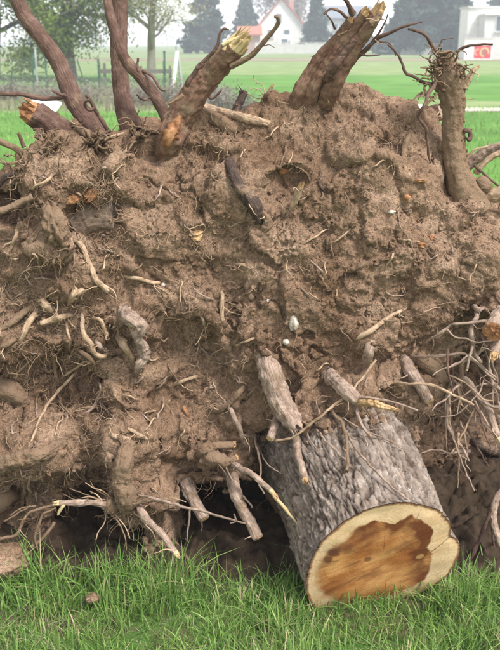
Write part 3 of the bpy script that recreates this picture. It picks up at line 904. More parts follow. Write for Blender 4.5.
# --- the stems standing up at the upper left
root([(-6,-48),(6,-22),(16,-2),(24,15),(36,31),(50,49),(60,64),(68,82),(75,100),(86,117),(104,138)], [6.8,6.6,6.8,7.6,8.2,8.6,10.5], 'root_brown', 'Y', Y=[3.16,3.10,3.02], name='root', knob=0.10, rough=0.07, label='thick curved brown stem leaning left above the rim')
root([(121,-40),(119,-15),(119,10),(119,40),(120.5,70),(122,95),(126,112),(133,132)], [7.4,7.6,7.8,8.2,10.5], 'root_brown', 'Y', Y=[3.16,3.06], knob=0.10, rough=0.07, label='straight upright brown stem above the rim')
root([(104,-30),(107,-8),(109,8),(112,24),(116,38),(121,51),(128,63),(138,74),(148,87),(158,101),(168,120)], [3.6,4.1,4.8,5.6,5.4,6], 'root_brown', 'Y', Y=[3.06,3.0,2.98], knob=0.16, rough=0.09, kink=0.004, label='slender crooked stem crossing the upright one')
root([(-8,92),(8,94),(20,95),(38,98.5),(50,99),(66,95)], [2,2.4,2.4], 'root_brown', 'Y', Y=[3.0,3.02])
root([(52,90.5),(57,93),(63,95)], [1.2,1.7], 'root_brown', 'Y', Y=3.0)
root([(138,58),(137,64),(138,72)], [1.0,1.6], 'root_brown', 'Y', Y=2.95)
root([(143,71),(151,75),(157,83),(162,90),(166,90)], [1.6,0.9], 'root_brown', 'Y', Y=[2.98,2.9])
root([(152,97),(145,99),(140,98),(136,95)], [1.5,0.8], 'root_brown', 'Y', Y=[2.98,2.9])
root([(86,95),(90,101),(95,109),(101,119),(107,130)], [1.6,2.2], 'root_brown', 'Y', Y=[2.92,2.98])
root([(95,108),(89,109),(86,106),(86,101),(89,99)], [1.8,1.2], 'root_brown', 'Y', Y=[2.94,2.9])
root([(74,146),(62,134),(46,122),(31,113)], [13,12,11], 'root_brown', 'Y', Y=[3.04,2.98], end='torn', endmat='wood_orange', label='stout broken root with an orange torn end')
root([(36,138),(38,131),(33,130)], [3,1.5], 'root_brown', 'Y', Y=2.95)
# --- leaning stub at the top, left of the middle
root([(166,156),(170,138),(178,120),(190,101),(205,81),(222,61),(235,47)], [10,12.5,13,12,11,9.5], 'root_rust', 'Y', Y=[2.92,2.96,2.95,2.9], end='splinter', endmat='wood_yellow', rough=0.13, knob=0.08, label='leaning broken stub with splintered yellow tip')
root([(167,150),(170,139),(175,128),(180,117)], [3,6,6,2], 'wood_orange', 'Y', Y=[2.91,2.90,2.90,2.91], knob=0.3, rough=0.5)
root([(187,86),(190,78),(196,68),(200,64),(205,60),(212,52),(217,44),(219,36),(224,28),(229,29)], [2.6,2,1.6,0.9], 'root_brown', 'Y', Y=[2.86,2.82], kink=0.006)
root([(196,68),(201,66),(203,63)], [2,2.6], 'root_brown', 'Y', Y=2.84)
root([(231,67),(240,62),(250,56),(258,48),(266,39),(274,30),(279,22),(278,17),(276,16)], [3,2.4,2,1.6], 'root_dirt', 'Y', Y=[2.89,2.8], kink=0.004)
root([(222,45),(230,40),(236,38),(243,41)], [2.2,1.2], 'wood_yellow', 'Y', Y=2.88)
root([(224,50),(228,42),(233,35)], [2.5,0.8], 'wood_yellow', 'Y', Y=2.885)
root([(183,95),(176,99),(168,104)], [2.2,1], 'root_dirt', 'Y', Y=[2.86,2.84])
root([(181,99),(195,105),(212,110),(232,116),(250,120),(270,124)], [3,4.5,4.5,3], 'root_pale', 'surf', off=0.01)
root([(201,113),(212,118),(224,124),(236,131)], [5,7,6], 'root_dirt', 'surf', off=0.012, start='torn', endmat='wood_orange')
root([(236,112),(240,103),(243,96),(244,91)], [4.2,4,3.6], 'root_dark', 'Y', Y=[3.08,3.1])
root([(262,101),(268,94),(272,86)], [3,1.5], 'root_dirt', 'Y', Y=3.03, end='splinter')
root([(208,98),(213,91),(218,86)], [1.4,0.7], 'root_brown', 'Y', Y=3.02)
root([(196,100),(206,93),(212,99),(221,90)], [1.8,1.0], 'root_brown', 'Y', Y=3.02)
# --- trio of strands in the middle of the top
root([(294,108),(300,90),(311,72),(324,54),(338,37),(350,22)], [7,6.5,6,5.5,4.5], 'root_rust', 'Y', Y=[2.97,2.97,2.92], end='torn', rough=0.13, knob=0.08)
root([(306,106),(315,85),(328,66),(342,46),(357,26),(366,14)], [8,7,6.5,6,5.5], 'root_rust', 'Y', Y=[2.96,2.95,2.89], end='torn', rough=0.13, knob=0.08)
root([(326,102),(334,82),(345,62),(357,44),(368,28),(377,14)], [10,8,7,6.5,6], 'root_rust', 'Y', Y=[2.95,2.93,2.88], end='splinter', rough=0.13, knob=0.08, label='bundle strand with torn tan tip at the top of the rim')
root([(322,92),(333,70),(343,55),(354,38)], [4.5,4,3], 'root_brown', 'Y', Y=[2.89,2.86], rough=0.3)
root([(370,24),(376,18),(381,12)], [4,2.6], 'root_dirt', 'Y', Y=2.84, end='torn')
root([(354,14),(350,7),(345,-2),(341,-10)], [3,2,1.6], 'root_brown', 'Y', Y=[2.9,2.86])
root([(347,18),(341,12),(334,9),(328,10),(324,14)], [1.6,0.9], 'root_brown', 'Y', Y=[2.92,2.88])
root([(335,29),(331,20),(325,12)], [1.2,0.6], 'root_brown', 'Y', Y=[2.92,2.88])
root([(344,74),(352,64),(362,53),(372,44),(382,37),(394,30),(408,26),(423,22)], [3,2.2,1.6,0.7], 'root_brown', 'Y', Y=[2.95,2.9])
root([(362,53),(372,42),(382,28),(388,14)], [1.2,0.5], 'root_brown', 'Y', Y=[2.92,2.86])
root([(368,47),(378,36),(385,22)], [1.0,0.4], 'root_brown', 'Y', Y=[2.92,2.95])
root([(360,54),(370,56),(381,55)], [1.1,0.5], 'root_brown', 'Y', Y=2.92)
root([(377,41),(390,44),(396,56)], [0.8,0.4], 'root_brown', 'Y', Y=2.92)
# --- upright root at the right
root([(474,212),(464,192),(457,172),(455,152),(453,130),(453,110),(452,92),(449,76),(446,62),(445,50)], [20,16,12,10.5,10.5,10.5,12,13,9,5], 'root_dirt', 'Y', Y=[2.86,2.88,2.9,2.9,2.9], rough=0.12, knob=0.12, label='upright soil-caked root with a shaggy frayed top')
root([(464,88),(468,80),(473,72),(477,69)], [4,3,1.6], 'root_pale', 'Y', Y=2.88, end='splinter')
root([(436,52),(430,42),(424,35),(416,31),(409,30)], [2,1.5,1.2], 'root_brown', 'Y', Y=[2.88,2.82])
root([(456,54),(463,48),(472,45.5),(482,44.5),(493,44)], [1.6,1.2,0.9], 'root_brown', 'Y', Y=[2.88,2.84])
root([(434,84),(424,82),(413,76),(404,72),(401,62),(396,52),(388,44)], [1.8,1.4,0.9], 'root_brown', 'Y', Y=[2.88,2.82])
root([(436,82),(430,93),(424,105),(419,117),(426,130),(428,145),(430,163)], [1.8,1.6,1.1], 'root_brown', 'Y', Y=[2.86,2.8,2.82,2.86])
root([(464,130),(469,132),(470,138),(467,141)], [2,2.4], 'root_brown', 'Y', Y=2.87)
root([(466,131),(472,129)], [1.4,0.8], 'root_brown', 'Y', Y=2.87)
root([(408,128),(420,119),(430,115),(441,110)], [7,7.5,7], 'root_brown', 'Y', Y=[3.2,3.16], end='cut', endmat='root_grey', label='short dark root lying behind the rim')
root([(425,124),(433,120),(443,116)], [3,2.5], 'root_pale', 'Y', Y=[3.1,3.05])
root([(466,168),(476,160),(488,152),(500,147),(520,142)], [6,5.5,5,5], 'root_grey', 'Y', Y=[3.0,2.95])
root([(476,174),(484,164),(492,157),(506,149),(520,141)], [3,2.4], 'root_pale', 'Y', Y=[2.9,2.88])
root([(474,165),(482,172),(490,180),(500,187)], [1.6,1], 'root_brown', 'Y', Y=2.88)
root([(466,158),(476,150),(487,146),(489,143)], [1.4,0.8], 'root_pale', 'Y', Y=2.9)
root([(474,204),(486,199),(498,195),(520,190)], [6,7,7.5,8], 'root_pale', 'Y', Y=[2.88,2.84])
root([(478,178),(484,186),(482,193)], [4,6,3], 'root_dirt', 'Y', Y=2.86, knob=0.5)
# --- left rim, knotted lump
root([(-8,137),(8,145),(20,152),(28,160),(34,172),(38,182)], [2.6,3.2,3.4], 'root_dirt', 'Y', Y=[2.9,2.84])
root([(-8,190),(0,182),(6,177),(14,177),(21,181),(24,190)], [3,3.2,3], 'root_dark', 'Y', Y=2.84)
root([(-8,213),(4,211),(16,207),(26,201),(33,197)], [3.4,3.6,3.6], 'root_dirt', 'Y', Y=[2.72,2.74])
root([(18,133),(20,139),(23,147)], [1.4,2], 'root_brown', 'Y', Y=2.85)
root([(4,163),(14,163),(26,162)], [1.3,1.6], 'root_dirt', 'Y', Y=2.85)
root([(118,150),(106,149),(96,144),(88,136),(80,128),(75,121)], [4.5,4,3.6,3], 'root_dirt', 'surf', off=0.015)
root([(50,146),(56,140),(62,134),(66,140),(60,148)], [4,4,3], 'root_dirt', 'surf', off=0.02)
root([(80,152),(88,144),(100,140),(112,136),(124,134)], [1.4,1.2], 'root_pale', 'surf', off=0.02)
root([(118,214),(100,214),(86,218),(74,226)], [19,20,17], 'root_grey', 'surf', off=-0.035, end='torn', endmat='root_dirt', rough=0.12, knob=0.05, label='fat taupe root stub in the hollow below the lump')
torn_wood(72, 199, 11, 5, 0.1, lift=0.014)
torn_wood(91, 194, 11, 6, 0.9, lift=0.014)
root([(48,205),(52,218),(57,232),(64,246)], [8,10,9,6], 'root_dirt', 'surf', off=0.02, rough=0.45, knob=0.4)
root([(25,195),(36,186),(48,180),(54,172)], [1.4,1.6], 'root_pale', 'surf', off=0.02)
root([(20,218),(17,232),(12,246),(9,254)], [2,1.6], 'root_pale', 'surf', off=0.015)
root([(72,234),(80,245),(86,256),(92,268),(96,279),(103,286),(109,291)], [2.4,2.6,3], 'root_pale', 'air', reach=0.05, end='cut')
root([(73,228),(72,242),(74,256),(73,268)], [1.2,0.8], 'root_pale', 'surf', off=0.02)
root([(122,276),(135,278),(148,281),(160,283)], [1.8,2.1,2], 'root_pale', 'surf', off=0.008, end='cut')
root([(73,300),(78,294),(84,290)], [2.6,3.2], 'root_pale', 'surf', off=0.01)
# --- the middle of the plate
root([(228,160),(233,172),(240,186),(248,198),(255,210),(260,222)], [4,5.5,6.5,7,6], 'root_dark', 'surf', off=0.008, rough=0.3)
root([(252,206),(262,212),(268,222),(264,232)], [3,4,3], 'root_dirt', 'surf', off=0.018, rough=0.4, knob=0.5)
root([(288,216),(292,206),(296,196),(300,186)], [3,3.4,3], 'root_pale', 'air', reach=0.04, end='splinter')
root([(284,218),(282,230),(272,240)], [1.4,1.2], 'root_dirt', 'surf', off=0.012)
torn_wood(283, 171, 5, 5, 1.0)
torn_wood(196, 236, 9, 6, 0.4, 'wood', lift=0.008)
root([(232,265),(242,264),(252,267)], [1.5,2], 'root_pale', 'surf', off=0.004)
root([(217,300),(222,292),(221,312),(224,326)], [2,2.2], 'root_pale', 'surf', off=0.01)
root([(198,312),(203,320),(206,327)], [1.8,1.4], 'root_pale', 'surf', off=0.012)
root([(234,346),(244,342),(256,338)], [1.2,1.4], 'root_pale', 'surf', off=0.012)
root([(296,248),(310,240),(322,232),(330,228)], [1.3,0.9], 'root_pale', 'surf', off=0.01)
root([(318,168),(321,176),(320,186),(326,194)], [1.6,1.4], 'root_dark', 'surf', off=0.008)
root([(366,172),(378,164),(392,155)], [0.9,1.1], 'root_pale', 'surf', off=0.01)
root([(403,160),(406,150),(407,140),(409,132)], [2.6,3,2], 'root_dirt', 'surf', off=0.004)
torn_wood(419, 181, 9, 2, -0.1)
torn_wood(407, 197, 4, 4, 1.0)
torn_wood(421, 245, 6, 3.5, 0.1); torn_wood(432, 238, 4, 2.5, 0.9)
root([(356,339),(368,331),(380,323),(392,315),(405,307)], [3,3,2.4,1.6], 'root_pale', 'surf', off=0.012)
root([(372,340),(369,352),(366,364)], [6.5,6,5], 'root_grey', 'surf', off=0.015)
root([(330,244),(340,238),(352,228)], [0.8,1], 'root_pale', 'surf', off=0.01)
# --- left half: the knotted pale root and the loose ones about it
root([(122,312),(132,318),(140,326),(137,336),(142,346),(144,356),(139,366),(138,374)], [8,9,8,6,6.5,6,5,4], 'root_grey', 'surf', off=0.05, rough=0.35, knob=0.25, kink=0.004, label='knotted pale grey root curling down')
root([(120,334),(124,345),(130,354),(136,366)], [5,4,3,2], 'root_pale', 'surf', off=0.06)
root([(83,312),(82,324),(84,336),(90,345),(94,354),(101,357),(108,353)], [2,2.6,2.6,2], 'root_pale', 'surf', off=0.05)
root([(92,318),(98,319),(103,326),(107,336),(108,341)], [1.8,2,1.6], 'root_pale', 'surf', off=0.045)
root([(95,340),(100,345),(104,351)], [3,2.6], 'root_grey', 'surf', off=0.035)
root([(82,366),(70,378),(58,391),(48,404),(40,418),(34,434),(27,449)], [1.5,1.7,1.5,1.0], 'root_pale', 'surf', off=0.02)
root([(8,379),(18,372),(28,363),(36,355)], [1.2,1], 'root_pale', 'surf', off=0.02)
root([(62,378),(76,368),(84,362),(96,360)], [1.4,1.3], 'root_pale', 'surf', off=0.03)
root([(-8,334),(8,325),(20,316),(32,306)], [3,3.4,3], 'root_dirt', 'surf', off=0.015)
root([(18,344),(24,332),(30,320),(36,309)], [3.2,3.2,2.6], 'root_pale', 'surf', off=0.02)
root([(-8,352),(6,346),(16,338)], [2.8,2.6], 'root_dirt', 'surf', off=0.015)
root([(41,323),(52,319),(62,316),(72,314)], [3,3.2,3], 'root_pale', 'surf', off=0.03, start='cut')
root([(66,318),(67,330),(70,340),(69,350)], [1.3,1.3], 'root_pale', 'surf', off=0.03)
root([(50,342),(53,355),(55,368),(57,380)], [2.2,2.4,2], 'root_dirt', 'surf', off=0.03)
root([(74,346),(84,354),(92,362),(95,374)], [2.4,2.4], 'root_dirt', 'surf', off=0.03)
root([(104,382),(100,396),(92,408),(80,418)], [2,2.2,1.6], 'root_grey', 'surf', off=0.012)
root([(56,398),(66,410),(74,420)], [1.3,1], 'root_dirt', 'surf', off=0.012)
root([(40,300),(46,306),(56,312)], [4,4.5,3], 'root_pale', 'surf', off=0.015)
root([(70,306),(74,296),(77,288)], [2.6,3], 'root_pale', 'surf', off=0.012)
root([(-16,384),(0,387),(12,392),(24,401)], [12,12,11,9], 'root_dirt', 'surf', off=0.005, rough=0.14, knob=0.06)
root([(105,432),(116,436),(128,440)], [2.4,2.8], 'root_pale', 'surf', off=0.008)
root([(124,428),(132,430),(140,436),(150,440)], [1.8,2], 'root_pale', 'surf', off=0.01)
root([(170,388),(180,382),(192,378),(202,376)], [1.6,2,1.6], 'root_pale', 'surf', off=0.01)
torn_wood(186, 412, 10, 2.5, -1.2)
root([(166,360),(172,372),(184,390)], [1.2,1], 'root_dirt', 'surf', off=0.012)
root([(212,412),(222,408),(232,400),(240,392),(246,384)], [3.4,3,2.6], 'root_dirt', 'surf', off=0.012)
root([(226,400),(232,414),(238,426),(243,440),(252,452)], [3,3,2], 'root_grey', 'surf', off=0.02)
root([(236,434),(246,436),(258,436)], [2.6,2], 'root_grey', 'surf', off=0.02)
# --- thick middle root with its stub
root([(262,352),(270,372),(278,392),(287,410),(297,424)], [11,13,13.5,13,10], 'root_grey', 'surf', off=0.045, rough=0.16, end='torn', endmat='root_grey', label='thick pale root pointing down at the middle')
root([(280,410),(276,424),(270,440)], [6,5.5,5], 'root_grey', 'air', reach=0.10, off=0.03, end='cut', endmat='wood')
root([(293,420),(296,440),(299,458),(304,478)], [6,5,4.6,4], 'root_grey', 'air', reach=0.10, off=0.02, end='splinter', trunk=True)
root([(276,441),(290,438),(304,430),(316,420),(332,407),(348,394),(362,378),(376,360)], [1.2,1.5,1.4,1.2], 'root_pale', 'Y', Y=[2.50,2.48,2.56])
root([(312,424),(322,436),(332,447),(345,460)], [1.5,1.2], 'root_grey', 'air', reach=0.06, off=0.05, trunk=True)
root([(306,428),(310,440),(320,452)], [1,0.7], 'root_grey', 'air', reach=0.04, off=0.05, trunk=True)
# --- roots over the trunk
root([(328,372),(340,386),(350,396),(358,402)], [9,8,7], 'root_grey', 'surf', off=0.02)
root([(352,396),(364,401),(378,405),(396,411)], [5,4,3.2,1.8], 'wood', 'air', reach=0.10, off=0.02, end='splinter', rough=0.55)
root([(346,398),(362,397),(385,400),(402,405),(418,411)], [1.8,1.5,1.2], 'root_grey', 'air', reach=0.10, off=0.03, trunk=True)
root([(354,400),(358,415),(363,426),(370,436)], [2,1.6], 'root_grey', 'air', reach=0.09, off=0.02, end='splinter', trunk=True)
root([(328,396),(334,412),(342,424),(346,440),(347,470)], [1.8,2,1.6], 'root_dirt', 'air', reach=0.08, off=0.02, trunk=True)
root([(334,412),(352,424),(374,434),(390,441),(405,450)], [1.2,0.8], 'root_grey', 'air', reach=0.08, off=0.03, trunk=True)
root([(346,430),(352,442),(362,456),(378,473),(392,487),(407,499)], [1.6,1.6,1.2], 'root_grey', 'air', reach=0.09, off=0.02, trunk=True)
root([(319,408),(322,402),(328,400)], [1,1], 'root_grey', 'surf', off=0.03)
root([(402,358),(409,370),(417,382),(428,400)], [7,6.5,6.2,6], 'root_grey', 'air', reach=0.12, off=0.02, end='cut')
root([(412,356),(424,362),(436,371),(442,384)], [6,7,7,6], 'root_dirt', 'surf', off=0.02)
root([(392,382),(412,384),(428,384),(444,390),(458,397),(474,405)], [1.4,1.6,1.5,1.1], 'root_pale', 'Y', Y=[2.58,2.5])
root([(408,356),(430,357),(448,355),(462,353),(470,357),(482,368),(496,380)], [1.4,1.7,1.6,1.3], 'root_grey', 'Y', Y=[2.62,2.54])
root([(420,347),(434,337),(448,328),(456,324),(470,323),(490,320),(504,318)], [1.3,1.8,1.8,2], 'root_grey', 'Y', Y=[2.62,2.56])
root([(480,308),(477,316),(473,324),(472,336),(473,348),(478,356),(482,362)], [3,3,2.6,1.6], 'root_grey', 'Y', Y=[2.62,2.54])
root([(473,346),(470,356),(467,369)], [1.8,1.3], 'root_grey', 'Y', Y=[2.55,2.53], end='splinter')
root([(472,352),(464,359),(452,367)], [1.6,1], 'root_grey', 'Y', Y=[2.55,2.53])
root([(470,356),(484,368),(496,378)], [1.4,1.1], 'root_grey', 'Y', Y=[2.55,2.52])
root([(472,306),(478,309),(484,307)], [2.4,3,1.6], 'root_grey', 'Y', Y=2.62)
root([(520,312),(508,317),(499,325),(495,333)], [14,14,13,12], 'root_grey', 'Y', Y=[2.66,2.52], end='cut', endmat='wood_orange', label='sawn-off root end at the right edge')
root([(502,336),(497,343),(494,354)], [7,6,5], 'root_grey', 'Y', Y=[2.6,2.52], end='splinter')
root([(460,362),(461,380),(460,396),(461,406)], [2.8,2.6,2.2], 'root_dirt', 'Y', Y=[2.68,2.66])
root([(463,378),(474,390),(484,404),(492,420),(498,436)], [3.4,4,4,4], 'root_grey', 'Y', Y=[2.68,2.56], end='splinter', endmat='wood_yellow')
root([(484,402),(492,406),(504,408)], [2,1.6], 'root_grey', 'Y', Y=[2.6,2.58])
root([(461,381),(452,391),(448,406),(448,424),(452,434),(461,446),(469,461)], [1.6,1.9,1.8,1.3], 'root_grey', 'Y', Y=[2.64,2.54])
root([(452,434),(458,452),(466,472),(474,491)], [1.4,1.1,0.8], 'root_grey', 'Y', Y=[2.56,2.52])
root([(456,406),(466,424),(474,440),(482,456),(489,467)], [1.2,1.2,0.9], 'root_brown', 'Y', Y=[2.66,2.6])
root([(484,338),(488,358),(490,376),(496,396),(500,410)], [2,1.8,1.5], 'root_grey', 'Y', Y=[2.66,2.62])
root([(474,400),(482,414),(488,426)], [1.3,0.9], 'root_grey', 'Y', Y=[2.62,2.58])
root([(476,408),(475,424)], [1,0.7], 'root_grey', 'Y', Y=[2.62,2.6])
root([(470,440),(484,447),(506,455)], [4,5,6], 'root_dark', 'surf', off=0.03)
root([(508,486),(498,496),(494,512),(495,528),(500,546)], [4.2,4.4,4], 'root_grey', 'Y', Y=[2.62,2.5], end='cut')
root([(490,512),(484,528),(478,544),(473,562),(471,574)], [2,2.6,2.4], 'root_brown', 'Y', Y=[2.6,2.52])
root([(480,540),(486,552),(488,560)], [1,0.7], 'root_brown', 'Y', Y=2.55)
root([(491,520),(493,540),(496,556)], [1.4,1.2], 'root_brown', 'Y', Y=2.58)
root([(506,560),(500,572),(494,584)], [3,4,4], 'root_pale', 'Y', Y=2.45)
# --- bottom left: the hanging knot with three arms
root([(128,442),(125,460),(124,478),(127,496),(128,506)], [9,10,11,12,9], 'root_dirt', 'surf', off=0.03, rough=0.2, label='root ending in a knot over the left hollow')
root([(118,502),(104,503),(92,502),(80,503),(60,503)], [5.5,4,3.6,4,3.6], 'root_grey', 'Y', Y=[2.50,2.44], end='splinter', endmat='wood_yellow')
root([(64,504),(60,510),(58,515)], [2.4,1], 'wood_yellow', 'Y', Y=2.44)
root([(106,500),(110,504),(108,510)], [6,8,5], 'root_dirt', 'Y', Y=2.5, rough=0.4, knob=0.4)
root([(134,500),(144,514),(155,527),(166,541),(176,553)], [4.5,4.4,4.2,3.8], 'root_grey', 'Y', Y=[2.50,2.38], end='splinter', endmat='wood_yellow')
root([(130,492),(148,497),(165,501),(184,507),(205,512),(226,518),(246,523)], [1.4,1.9,1.7,1.0], 'root_grey', 'Y', Y=[2.50,2.42,2.46])
root([(190,509),(189,520),(187,532),(188,540)], [1.3,1], 'root_grey', 'Y', Y=[2.45,2.45])
root([(234,514),(236,521),(230,523)], [1.2,0.8], 'root_grey', 'Y', Y=2.44)
root([(152,545),(156,560),(161,580),(162,604)], [9,7,5,4], 'root_dirt', 'surf', off=0.02)
root([(150,560),(147,576),(145,596)], [4,3.6,3], 'root_dirt', 'surf', off=0.02)
root([(170,536),(186,556),(198,572)], [1.4,2,1.6], 'root_dirt', 'Y', Y=[2.55,2.5])
root([(178,540),(196,556),(206,574)], [1,1], 'root_dirt', 'Y', Y=[2.62,2.55])
root([(185,538),(200,556),(208,572)], [0.8,0.8], 'root_dirt', 'Y', Y=[2.62,2.55])
root([(186,470),(189,486),(194,500),(204,519)], [9,8.4,7.6,6.6], 'root_grey', 'air', reach=0.11, off=0.01, end='cut')
root([(229,472),(234,488),(242,508),(258,537)], [8.5,7.6,7,6.2], 'root_grey', 'air', reach=0.16, off=0.01, end='cut')
root([(196,452),(206,449),(218,446),(234,446)], [8,6,4.6,3.6], 'root_dirt', 'surf', off=0.03, end='torn')
root([(204,462),(214,458),(226,462),(236,459)], [9,8,5,3.4], 'root_dirt', 'surf', off=0.035, rough=0.35, end='torn')
root([(228,461),(243,469),(256,477),(268,488),(274,496)], [3.6,3.6,3.4,3], 'root_grey', 'Y', Y=[2.54,2.42], end='splinter')
root([(270,490),(282,504),(292,517),(300,527)], [2.6,1.8,0.8], 'wood_yellow', 'Y', Y=[2.43,2.38])
root([(224,462),(229,474),(236,486)], [1,0.9], 'root_grey', 'Y', Y=[2.54,2.5])
root([(254,436),(258,452),(261,468),(259,482),(264,494)], [1.6,1.4,1], 'root_grey', 'Y', Y=[2.6,2.5])
root([(256,440),(266,462),(282,474)], [0.9,0.7], 'root_grey', 'Y', Y=[2.58,2.5])
root([(243,496),(250,504),(252,508)], [1.4,1], 'root_grey', 'Y', Y=2.5)
root([(222,524),(220,540),(222,552)], [5,5,4], 'root_dirt', 'surf', off=0.03)
# --- bottom left ridge and hanging rootlets
root([(-10,468),(8,463),(26,460),(44,454),(62,444)], [9,10,9,8,6], 'root_dirt', 'surf', off=0.03, rough=0.3, knob=0.25)
torn_wood(23, 460, 6, 4, 0.2)
root([(24,476),(25,490),(22,502),(24,514)], [3.4,2,1.4], 'root_dirt', 'surf', off=0.03)
root([(28,478),(30,494),(36,506)], [2,1.2], 'root_dirt', 'surf', off=0.03)
root([(54,505),(42,508),(30,513),(22,522),(18,534),(8,538),(-6,538)], [1.4,1.6,1.8,1.6], 'root_dirt', 'Y', Y=[2.52,2.5])
root([(56,508),(44,514),(38,526),(35,540),(38,550)], [1.3,1.5,1.2], 'root_dirt', 'Y', Y=[2.52,2.5])
root([(54,522),(48,532),(40,542),(30,548)], [1.8,2,1.8], 'root_dirt', 'Y', Y=[2.55,2.5])
root([(30,506),(16,514),(4,522)], [1.2,1], 'root_dirt', 'Y', Y=2.52)
root([(36,506),(22,508),(10,516)], [1,0.9], 'root_dirt', 'Y', Y=2.52)
root([(60,500),(72,498),(84,494),(90,487)], [1.3,1], 'root_dirt', 'surf', off=0.03)
root([(-14,512),(-2,506),(8,498),(16,490)], [10,10,8,6], 'root_dirt', 'surf', off=0.04, rough=0.1)
root([(88,520),(86,534),(90,546)], [1.2,1], 'root_dirt', 'surf', off=0.05)

# --- side rootlets forking off the larger roots
for p_, d_, r_, mat_ in TWIGS:
    L_ = rng.uniform(0.02, 0.075); d_ = d_ / np.linalg.norm(d_)
    P_ = [p_]
    for _ in range(5):
        d_ = d_ + rng.normal(size=3) * 0.33; d_ /= np.linalg.norm(d_); P_.append(P_[-1] + d_ * L_ / 4)
    rr_ = np.linspace(min(0.003, r_ * 0.3), 0.0008, 6)
    P_, rr_ = resample(P_, rr_, 0.004)
    V_, F_, *_x, base_ = tube(P_, rr_, 5, 0.2, L_ * 900)
    V_, F_ = cap_fan(V_, F_, base_, base_.mean(1), True, True)
    link('rootlet', mesh_np('rootlet', V_, F_), M[mat_ if rng.random() < 0.5 else 'root_pale'], TREE)

# --- frayed top of the right-hand root, and other tufts of rootlets one can tell apart
def tuft(px, py, Y, n, lmin, lmax, spread, r=0.9, mat='root_dirt', down=0.0):
    for _ in range(n):
        a = random.uniform(*spread); L_ = random.uniform(lmin, lmax)
        x0, y0 = px + random.gauss(0, 4), py + random.gauss(0, 5)
        pts = []; x, y = x0, y0; k = 5
        for i in range(k):
            pts.append((x, y)); a += random.gauss(0, 0.75)
            x += math.cos(a) * L_ / (k - 1); y -= math.sin(a) * L_ / (k - 1) - down * i
        root(pts, [r * random.uniform(0.9, 1.7), r * 0.5], mat, 'Y', Y=[Y, Y - random.uniform(0.0, 0.07)], name='rootlet', kink=0.004)
tuft(441, 62, 2.88, 30, 6, 24, (0, math.pi), 0.75)
for _ in range(50): COLLARS.append((at(448 + np.clip(rng.normal(0, 5), -9, 9), rng.uniform(62, 92), 2.89 + rng.normal(0, 0.015)), rng.uniform(0.004, 0.012)))
tuft(436, 74, 2.87, 18, 6, 26, (math.pi * 0.75, math.pi * 1.3), 0.75)
tuft(456, 70, 2.87, 12, 6, 20, (-0.6, 0.9), 0.8)
tuft(432, 92, 2.87, 9, 8, 26, (math.pi * 0.95, math.pi * 1.45), 0.8)
tuft(50, 150, 2.84, 16, 8, 26, (0.2, math.pi), 1.0)
tuft(95, 142, 2.86, 18, 8, 30, (0, math.pi), 1.0)
tuft(140, 135, 2.92, 14, 8, 26, (0, math.pi), 0.9)
tuft(25, 175, 2.82, 12, 10, 26, (math.pi * 0.6, math.pi * 1.2), 0.9)

# --- thin twigs crowding the hollow at the right edge
for _ in range(34):
    x, y = random.uniform(446, 506), random.uniform(325, 470); a = random.gauss(1.35, 0.55); L_ = random.uniform(25, 80); pts = []
    for i in range(6):
        pts.append((x, y)); a += random.gauss(0, 0.22); x += math.cos(a) * L_ / 5; y += math.sin(a) * L_ / 5
    y0_ = random.uniform(2.56, 2.68)
    root(pts, [random.uniform(0.9, 1.9), 0.6], random.choice(['root_grey', 'root_brown', 'root_grey', 'root_pale']), 'Y', Y=[y0_, y0_ - random.uniform(0.0, 0.10)], name='rootlet')
for _ in range(16):
    x, y = random.uniform(100, 130), random.uniform(495, 512); a = random.choice([math.pi + random.gauss(0, 0.4), random.gauss(0.6, 0.4)]); L_ = random.uniform(20, 70); pts = []
    for i in range(6):
        pts.append((x, y)); a += random.gauss(0, 0.2); x += math.cos(a) * L_ / 5; y += math.sin(a) * L_ / 5
    root(pts, [random.uniform(0.8, 1.5), 0.5], random.choice(['root_pale', 'root_dirt']), 'Y', Y=[2.52, 2.52 - random.uniform(0.0, 0.10)], name='rootlet')
# --- rootlets lying over the earth, one by one (denser on the left half)
zones = [(0, 215, 110, 300, 26), (120, 210, 300, 300, 22), (0, 300, 130, 440, 60), (150, 300, 250, 430, 24), (300, 180, 480, 340, 20),
         (0, 470, 130, 555, 60), (0, 140, 60, 260, 20), (60, 360, 160, 440, 16), (260, 250, 470, 330, 14), (100, 440, 250, 540, 14), (150, 120, 300, 200, 18), (30, 140, 130, 215, 24), (310, 360, 490, 560, 14)]
for x0, y0, x1, y1, n in zones:
    for _ in range(n):
        x, y = random.uniform(x0, x1), random.uniform(y0, y1)
        a = random.uniform(0, 2 * math.pi); L_ = random.uniform(9, 30)
        pts = []
        for i in range(5):
            pts.append((x, y)); a += random.gauss(0, 0.32); x += math.cos(a) * L_ / 4; y += math.sin(a) * L_ / 4 + 0.6
        root(pts, [random.uniform(0.7, 1.5), 0.45], random.choice(['root_pale', 'root_dirt', 'root_dirt', 'root_grey']), 'surf', off=random.uniform(0.004, 0.018), name='rootlet', kink=0.005)

